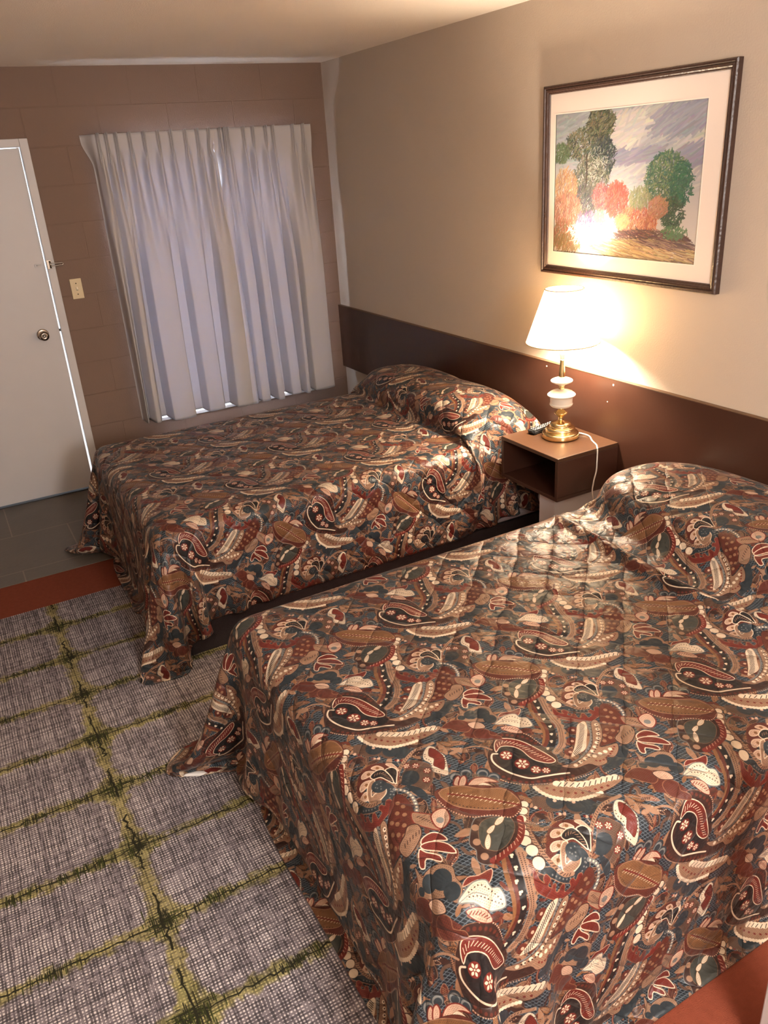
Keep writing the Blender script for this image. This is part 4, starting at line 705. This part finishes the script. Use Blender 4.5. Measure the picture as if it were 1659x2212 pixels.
AY0, AY1, AZ0, AZ1 = -3.085, -2.290, 1.432, 1.985
mt = []
a_, b2 = (FY0+.030, FY1-.030, FZ0+.030, FZ1-.030), (AY0, AY1, AZ0, AZ1)
obj('mat_board', boxes([(-.012, -.008, a_[0], a_[1], a_[2], AZ0), (-.012, -.008, a_[0], a_[1], AZ1, a_[3]), (-.012, -.008, a_[0], AY0, AZ0, AZ1), (-.012, -.008, AY1, a_[1], AZ0, AZ1)]), mat('mat_card', (226, 212, 202), .8), pic, label='white mat')
bm = bmesh.new()
for q in ((AY0-.004, AY1+.004, AZ0-.004, AZ0), (AY0-.004, AY1+.004, AZ1, AZ1+.004), (AY0-.004, AY0, AZ0, AZ1), (AY1, AY1+.004, AZ0, AZ1)): add_box(bm, -.0125, -.008, *q)
obj('mat_bevel', bm_mesh(bm), mat('mat_core', (238, 226, 214), .8), pic)
lm = bpy.data.materials.new('landscape_print'); lm.use_nodes = True; nt = lm.node_tree; b_ = nt.nodes['Principled BSDF']; b_.inputs['Roughness'].default_value = .55; b_.inputs['Specular IOR Level'].default_value = .2
tx = nt.nodes.new('ShaderNodeTexImage'); tx.image = landscape_image(); uvn = nt.nodes.new('ShaderNodeUVMap'); uvn.uv_map = 'art'
nt.links.new(uvn.outputs[0], tx.inputs[0]); nt.links.new(tx.outputs[0], b_.inputs['Base Color'])
bp = nt.nodes.new('ShaderNodeBump'); bp.inputs['Strength'].default_value = .25; bp.inputs['Distance'].default_value = .003; nt.links.new(tx.outputs[0], bp.inputs['Height']); nt.links.new(bp.outputs[0], b_.inputs['Normal'])
P = np.array([[[-.009, AY1, AZ0], [-.009, AY1, AZ1]], [[-.009, AY0, AZ0], [-.009, AY0, AZ1]]])
obj('artwork', grid_mesh(P, {'art': np.array([[[0.003, 0.003], [0.003, .997]], [[.997, 0.003], [.997, .997]]])}), lm, pic, label='autumn landscape print')
obj('backing', box(-.008, -.001, FY0+.01, FY1-.01, FZ0+.01, FZ1-.01), M_dark, pic)

# ------------------------------------------------------------------ rug
rmat, rw, rh_ = rug_material()
RX0, RX1, RY0, RY1, RT_ = -3.45, -1.735, -4.60, -1.490, .006
bm = bmesh.new(); add_box(bm, RX0, RX1, RY0, RY1, 0, RT_); uvl = bm.loops.layers.uv.new('weave')
for f in bm.faces:
    for l in f.loops: l[uvl].uv = ((l.vert.co.x+2.382)/rw, (l.vert.co.y+1.722)/rh_)
tag(obj('rug', bm_mesh(bm), rmat), 'grey and moss green area carpet with woven grid pattern beside the beds', 'carpet')

# ------------------------------------------------------------------ beds
M_base = mat('dark_carpeted_base', (46, 38, 40), .9, bump=(300, .4), var=.25, vscale=90)
M_sheet = mat('white_sheet', (206, 204, 208), .85, bump=(30, .15))
M_spread = spread_material()
M_lining = mat('white_lining', (214, 208, 202), .9, bump=(400, .1))
BV = np.array(DESIGN['a']), np.array(DESIGN['b']), np.array(DESIGN['O']); BMi = np.linalg.inv(np.array([BV[0], BV[1]]).T)
def make_bed(y0, y1, top, xf, label):
    b = thing('bed', label, 'bed', (xf/2, (y0+y1)/2, 0), 'double beds')
    obj('platform_base', box(xf+.045, -.03, y0+.004, y1-.004, RT_+.0005, .165, .004), M_base, b, label='dark carpeted base')
    obj('box_spring', box(xf+.015, -.03, y0+.002, y1-.002, .166, .36, .03, 4), M_sheet, b)
    obj('mattress', box(xf+.012, -.03, y0+.006, y1-.006, .361, top-.004, .085, 6), M_sheet, b)
    return b
def make_spread(name, label, y0, y1, top, xf, foot, near, far, rc, pillows, walls, prof, seed, off):
    P, S = drape(xf, y0, y1, top, foot, near, far, pillows, walls, head_prof=prof, seed=seed, round_c=rc)
    uv = (S-BV[2]+np.array(off))@BMi.T
    o = obj(name, grid_mesh(P[:, ::-1], {'print': uv[:, ::-1], 'quilt': S[:, ::-1]}), [M_spread, M_lining, M_spread], smooth=True)
    sb = o.modifiers.new('sub', 'SUBSURF'); sb.levels = sb.render_levels = 1
    so = o.modifiers.new('solid', 'SOLIDIFY'); so.thickness = .004; so.offset = -1; so.material_offset = 1; so.material_offset_rim = 2
    return tag(o, label, 'bedspread', 'paisley bedspreads')
TOP1 = TOP2 = .592; XF1 = -1.985; XF2 = -1.962
PROF = [(-.032, .60), (-.035, .70), (-.075, .755), (-.15, .785), (-.26, .795), (-.38, .785), (-.48, .735), (-.545, .66), (-.575, .612), (-.63, .602)]
PROF1 = [(-.032, .60), (-.035, .70), (-.075, .76), (-.15, .79), (-.26, .795), (-.36, .78), (-.435, .725), (-.468, .66), (-.476, .606), (-.53, .602)]
B1 = (-2.318, -1.02); B2 = (-4.368, -3.085)
make_bed(*B1, TOP1, XF1, 'double bed by the window, under a draped paisley spread')
make_bed(*B2, TOP2, XF2, 'double bed nearest the camera, under a draped paisley spread')
pl = lambda y0, y1, h, cx, hx_: [((cx, y1-(y1-y0)*f, TOP1+.062), (hx_, .43, h)) for f in (.34, .66)]
NW = [((nx0, ny0, nz0), (nx1, ny1, nz1))]
s1 = make_spread('bedspread', 'dark paisley bedspread on the bed by the window, tucked under its pillows', *B1, TOP1, XF1, .59, .40, .48, .80, pl(*B1, .105, -.262, .205), NW, PROF1, 1, (.21, .03))
s2 = make_spread('bedspread', 'dark paisley bedspread on the bed nearest the camera', *B2, TOP2, XF2, .60, .59, .54, .95, pl(*B2, .098, -.305, .25), NW, PROF, 3, (0, 0))

# ------------------------------------------------------------------ light
def light(name, kind, loc, energy, col, rot=None, **kw):
    l = bpy.data.lights.new(name, kind); l.energy = energy; l.color = col
    for k, v in kw.items(): setattr(l, k, v)
    o = bpy.data.objects.new(name, l); o.location = loc
    if rot: o.rotation_euler = rot
    return link(o)
light('lamp_bulb', 'POINT', (LX, LY, 1.185), 52, (1.0, .85, .66), shadow_soft_size=.042)
light('daylight_window', 'AREA', ((WX0+WX1)/2, .55, 1.15), 240, (.66, .80, 1.0), (math.radians(-90), 0, 0), shape='RECTANGLE', size=1.6, size_y=1.9)
light('unseen_room_lamp', 'POINT', (-1.75, -5.80, 1.85), 138, (1.0, .97, .95), shadow_soft_size=.25)  # unseen room light behind the camera, set below the ceiling for evenness
w = bpy.data.worlds.new('sky'); scene.world = w; w.use_nodes = True
bg = w.node_tree.nodes['Background']; bg.inputs[0].default_value = (.85, .92, 1, 1); bg.inputs[1].default_value = 4.5

# ------------------------------------------------------------------ camera
cam = bpy.data.cameras.new('camera'); co = bpy.data.objects.new('camera', cam); link(co)
R = np.array([[0.871591, 0.422568, 0.248524], [-0.486202, 0.809989, 0.32791], [-0.062737, -0.406637, 0.911433]])
M = Matrix.Identity(4)
for i in range(3):
    M[i][0] = R[i][0]; M[i][1] = R[i][2]; M[i][2] = -R[i][1]
M.translation = Vector((-2.5042, -5.2433, 1.8804)); co.matrix_world = M
cam.sensor_fit = 'VERTICAL'; cam.sensor_height = 36; cam.lens = 36*1734.43/2212; cam.clip_start = .05
scene.camera = co
vs_ = scene.view_settings; vs_.view_transform = 'Standard'; vs_.look = 'None'; vs_.exposure = .9; vs_.gamma = 1; vs_.use_curve_mapping = False
cy = scene.cycles
cy.use_denoising = True; cy.use_adaptive_sampling = True; cy.adaptive_threshold = .03; cy.max_bounces = 7; cy.diffuse_bounces = 4; cy.transmission_bounces = 6; cy.sample_clamp_indirect = 6
